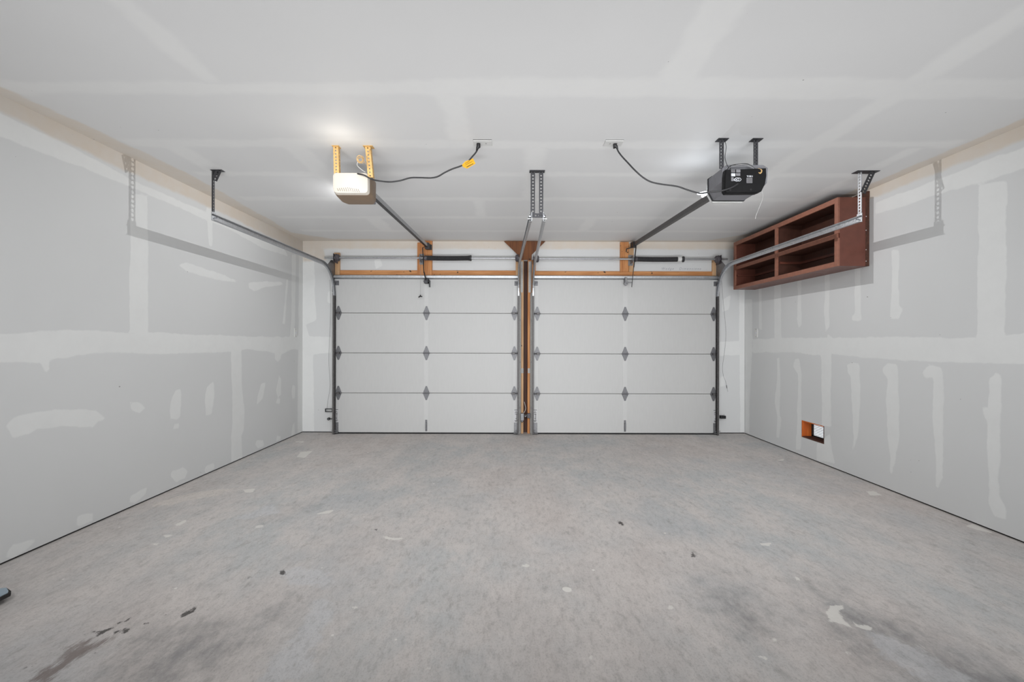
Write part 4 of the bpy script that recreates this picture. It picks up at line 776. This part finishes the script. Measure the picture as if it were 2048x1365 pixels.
for a, b in ((cy0+th, ym-0.01), (ym+0.01, cy1-th)):
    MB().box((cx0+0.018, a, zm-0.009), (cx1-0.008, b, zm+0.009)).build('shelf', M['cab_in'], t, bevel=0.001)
    mb = MB().box((cx1-0.028, a, zm-0.10), (cx1-0.008, b, zm-0.075)); mb.build('rear_cleat', M['cab'], t)
    MB().box((cx0+0.03, b-0.02, zm-0.10), (cx1-0.028, b, zm-0.075)).build('side_cleat', M['cab'], t)
def fr(y0, y1, z0, z1, nm='frame_rail'): MB().box((cx0, y0, z0), (cx0+0.018, y1, z1)).build(nm, M['cab_edge'], t, bevel=0.0015)
fr(cy0, cy0+0.042, cz0, zm-0.02, 'frame_stile'); fr(cy0, cy0+0.042, zm+0.02, cz1, 'frame_stile'); fr(cy1-0.042, cy1, cz0, cz1, 'frame_stile'); fr(ym-0.021, ym+0.021, cz0+0.042, cz1-0.045, 'frame_stile')
fr(cy0+0.042, cy1-0.042, cz1-0.045, cz1); fr(cy0+0.042, cy1-0.042, cz0, cz0+0.042); fr(cy0+0.012, ym-0.021, zm-0.02, zm+0.020); fr(ym+0.021, cy1-0.042, zm-0.02, zm+0.02)
for z in (1.93, 2.03, 2.2, 2.32): MB().tube([(cx1-0.03, cy0-0.002, z), (cx1-0.03, cy0+0.002, z)], 0.004, 6).build('screw', M['decal_white'], t)

# ------------------------------------------------------------------ vent low in the right wall
t = thing('wall_vent', 'small vent with white louvres in an orange wood box, low in the right wall', 'vent', (X_R+0.05, 4.7, VH[2]))
X0v, X1v = X_R+0.001, X_R+T
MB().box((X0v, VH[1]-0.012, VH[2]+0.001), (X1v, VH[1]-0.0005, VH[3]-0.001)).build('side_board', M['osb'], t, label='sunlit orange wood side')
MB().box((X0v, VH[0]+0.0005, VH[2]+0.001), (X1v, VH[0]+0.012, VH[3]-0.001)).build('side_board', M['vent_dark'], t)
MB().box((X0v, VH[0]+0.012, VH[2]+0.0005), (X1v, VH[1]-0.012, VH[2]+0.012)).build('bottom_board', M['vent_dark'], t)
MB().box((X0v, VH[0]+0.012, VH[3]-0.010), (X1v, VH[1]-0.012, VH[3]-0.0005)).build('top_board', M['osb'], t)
a, b, c, dd = VH[0]+0.012, VH[1]-0.012, VH[2]+0.012, VH[3]-0.010
mb = MB().box((X1v-0.012, b-0.022, c), (X1v, b, dd)); mb.box((X1v-0.012, a, c), (X1v, a+0.012, dd)); mb.box((X1v-0.012, a, c), (X1v, b, c+0.014)); mb.box((X1v-0.012, a, dd-0.004), (X1v, b, dd))
mb.build('louvre_frame', M['sill'], t)
for k in range(8):
    z = c+0.020+k*0.0163
    MB().add([(X1v-0.016, a+0.010, z+0.008), (X1v-0.016, b-0.02, z+0.008), (X1v+0.004, b-0.02, z-0.001), (X1v+0.004, a+0.010, z-0.001), (X1v-0.016, a+0.010, z+0.0115), (X1v-0.016, b-0.02, z+0.0115), (X1v+0.004, b-0.02, z+0.0025), (X1v+0.004, a+0.010, z+0.0025)],
        [(0,1,2,3),(7,6,5,4),(0,4,5,1),(1,5,6,2),(2,6,7,3),(3,7,4,0)]).build('louvre_slat', M['slat'], t)

# ------------------------------------------------------------------ wall boxes, sensors, wires
def plate(label, x, y, z, s):
    t = thing('wall_switch', label, 'switch', (x, y, z), 'white control boxes beside the garage doors')
    MB().box((x, y-0.034, z-0.057), (x+s*0.008, y+0.034, z+0.057)).build('cover_plate', M['white_plastic'], t, bevel=0.003)
    MB().box((x+s*0.008, y-0.008, z-0.014), (x+s*0.013, y+0.008, z+0.014)).build('toggle', M['decal_white'], t, bevel=0.002)
    for dz in (-0.044, 0.044): MB().tube([(x+s*0.0075, y, z+dz), (x+s*0.0095, y, z+dz)], 0.004, 6).build('screw', M['ink'], t)
plate('white wall switch on the left wall near the corner', X_L, 5.86, 1.325, 1)
plate('white wall switch on the right wall near the corner', X_R, 5.775, 1.335, -1)
SG = 'safety sensors and brackets low beside the garage doors'
t = thing('sensor_bracket', 'black open rectangular bracket low at the outer left track', 'bracket', (-2.38, 5.99, 0.30), SG)
mb = MB(); X, Zz = (-2.425, -2.325), (0.284, 0.330)
mb.box((X[0], 5.985, Zz[0]), (X[1], 5.995, Zz[0]+0.010)); mb.box((X[0], 5.985, Zz[1]-0.010), (X[1], 5.995, Zz[1])); mb.box((X[0], 5.985, Zz[0]+0.010), (X[0]+0.012, 5.995, Zz[1]-0.010)); mb.box((X[1]-0.012, 5.985, Zz[0]+0.010), (X[1], 5.995, Zz[1]-0.010))
mb.build('bracket_frame', M['black'], t)
MB().box((X[0]+0.016, 5.987, Zz[0]+0.013), (X[0]+0.03, 5.993, Zz[1]-0.013)).build('wing_nut', M['galv'], t)
t = thing('safety_sensor', 'small round black sensor eye just above the floor at the outer left track', 'sensor', (-2.37, 5.98, 0.19), SG)
MB().tube([(-2.372, 5.965, 0.196), (-2.372, 5.99, 0.196)], 0.018, 14).build('sensor_body', M['black'], t)
MB().tube([(-2.372, 5.963, 0.196), (-2.372, 5.966, 0.196)], 0.007, 10).build('lens', M['decal_grey'], t)
MB().beam((-2.355, 5.98, 0.196), (-2.322, 5.98, 0.196), 0.008, 0.012).build('arm', M['black'], t)
t = thing('safety_sensor', 'grey box sensor low on the left board of the centre post', 'sensor', (0.168, 5.99, 0.18), SG)
MB().box((0.148, 5.965, 0.182), (0.192, 6.02, 0.275)).build('sensor_body', M['galv_dull'], t, bevel=0.004)
MB().tube([(0.168, 5.96, 0.172), (0.168, 5.99, 0.172)], 0.014, 10).build('lens', M['black'], t)
MB().tube([(0.168, 5.957, 0.176), (0.168, 5.96, 0.176)], 0.005, 8).build('status_light', M['decal_white'], t)
MB().tube(smooth_path([(0.186, 5.99, 0.275), (0.205, 6.0, 0.30), (0.216, 6.01, 0.34), (0.208, 6.02, 0.38), (0.198, 6.04, 0.42)]), 0.003, 6).build('wire', M['wire_white'], t, smooth=True)
t = thing('safety_sensor', 'dark bracketed sensor low on the right board of the centre post', 'sensor', (0.24, 5.99, 0.22), SG)
MB().box((0.235, 5.975, 0.212), (0.277, 6.02, 0.272)).build('sensor_body', M['drum'], t, bevel=0.004)
MB().box((0.196, 5.972, 0.232), (0.240, 5.985, 0.262)).build('arm', M['black'], t, bevel=0.002)
MB().tube([(0.210, 5.968, 0.236), (0.210, 5.974, 0.236)], 0.005, 8).build('status_light', M['decal_white'], t)
t = thing('safety_sensor', 'black sensor on a bracket low at the outer right track', 'sensor', (2.80, 5.98, 0.22), SG)
MB().box((2.775, 5.965, 0.212), (2.842, 6.01, 0.252)).build('sensor_body', M['black'], t, bevel=0.004)
MB().prism([(2.738, 0.205), (2.745, 0.275), (2.760, 0.255), (2.780, 0.25), (2.780, 0.215)], 1, 5.985, 5.992).build('bracket_plate', M['black'], t)
MB().tube([(2.825, 5.985, 0.25), (2.825, 5.985, 0.268)], 0.005, 6).build('wing_nut', M['galv'], t)
for x, lab, m in ((0.153, 'small zinc clip on the left board of the centre post', 'zinc'), (0.243, 'small zinc clip on the right board of the centre post', 'zinc')):
    mb = MB().box((x, Y_B-0.045, 0.80), (x+0.034, Y_B-0.040, 0.865)); mb.box((x+0.026, Y_B-0.060, 0.805), (x+0.030, Y_B-0.044, 0.86)); mb.tube([(x+0.012, Y_B-0.049, 0.832), (x+0.012, Y_B-0.044, 0.832)], 0.006, 6)
    tag(mb.build('wall_clip', M[m], bevel=0.001), lab, 'bracket', 'zinc clips on the centre post')
YY = Y_B - 0.004
def wallwire(pts, lab, m='wire_grey', r=0.0016): tag(MB().tube(smooth_path(pts), r, 5).build('thin_wire', M[m], smooth=True), lab, 'wire')
wallwire([(-2.3951,6.0660,2.0365), (-2.3874,6.0660,1.6366), (-2.3998,6.0660,1.2366), (-2.4091,6.0660,0.9566), (-2.3916,6.0660,0.6233), (-2.4178,6.0660,0.4366), (-2.4244,6.0500,0.3190)], 'thin wire running down the wall beside the outer left track')
wallwire([(2.8243,6.0660,2.0496), (2.8518,6.0660,1.7163), (2.8861,6.0660,1.3498), (2.8667,6.0660,1.0831), (2.8406,6.0660,0.8831), (2.8542,6.0660,0.7698), (2.8877,6.0660,0.6765), (2.9114,6.0660,0.5566)], 'thin loose wire running down the wall beside the outer right track')
wallwire([(2.8926,6.0620,0.6436), (2.8984,6.0600,0.6039)], 'short dark wire end on the wall right of the right door', 'black_cord', 0.004)

# ------------------------------------------------------------------ bar at the left edge of the floor
t = thing('metal_bar', 'pale blue-grey flat bar with a dark rim on the floor at the left edge', 'bar', (-2.385, 1.93, 0))
def bar_out(g): return [(-2.425+g, 1.65), (-2.345-g, 1.65), (-2.338-g, 2.135-g), (-2.352-g, 2.150-g), (-2.405+g, 2.178-g), (-2.425+g, 2.172-g)]
MB().prism(bar_out(0), 2, 0.022, 0.040).build('rim', M['sill'], t, bevel=0.002)
MB().prism(bar_out(0.006), 2, 0.040, 0.0425).build('face', M['blue'], t)
MB().box((-2.42, 1.7, 0), (-2.35, 1.76, 0.022)).build('foot', M['sill'], t); MB().box((-2.42, 2.03, 0), (-2.36, 2.07, 0.022)).build('foot', M['sill'], t)
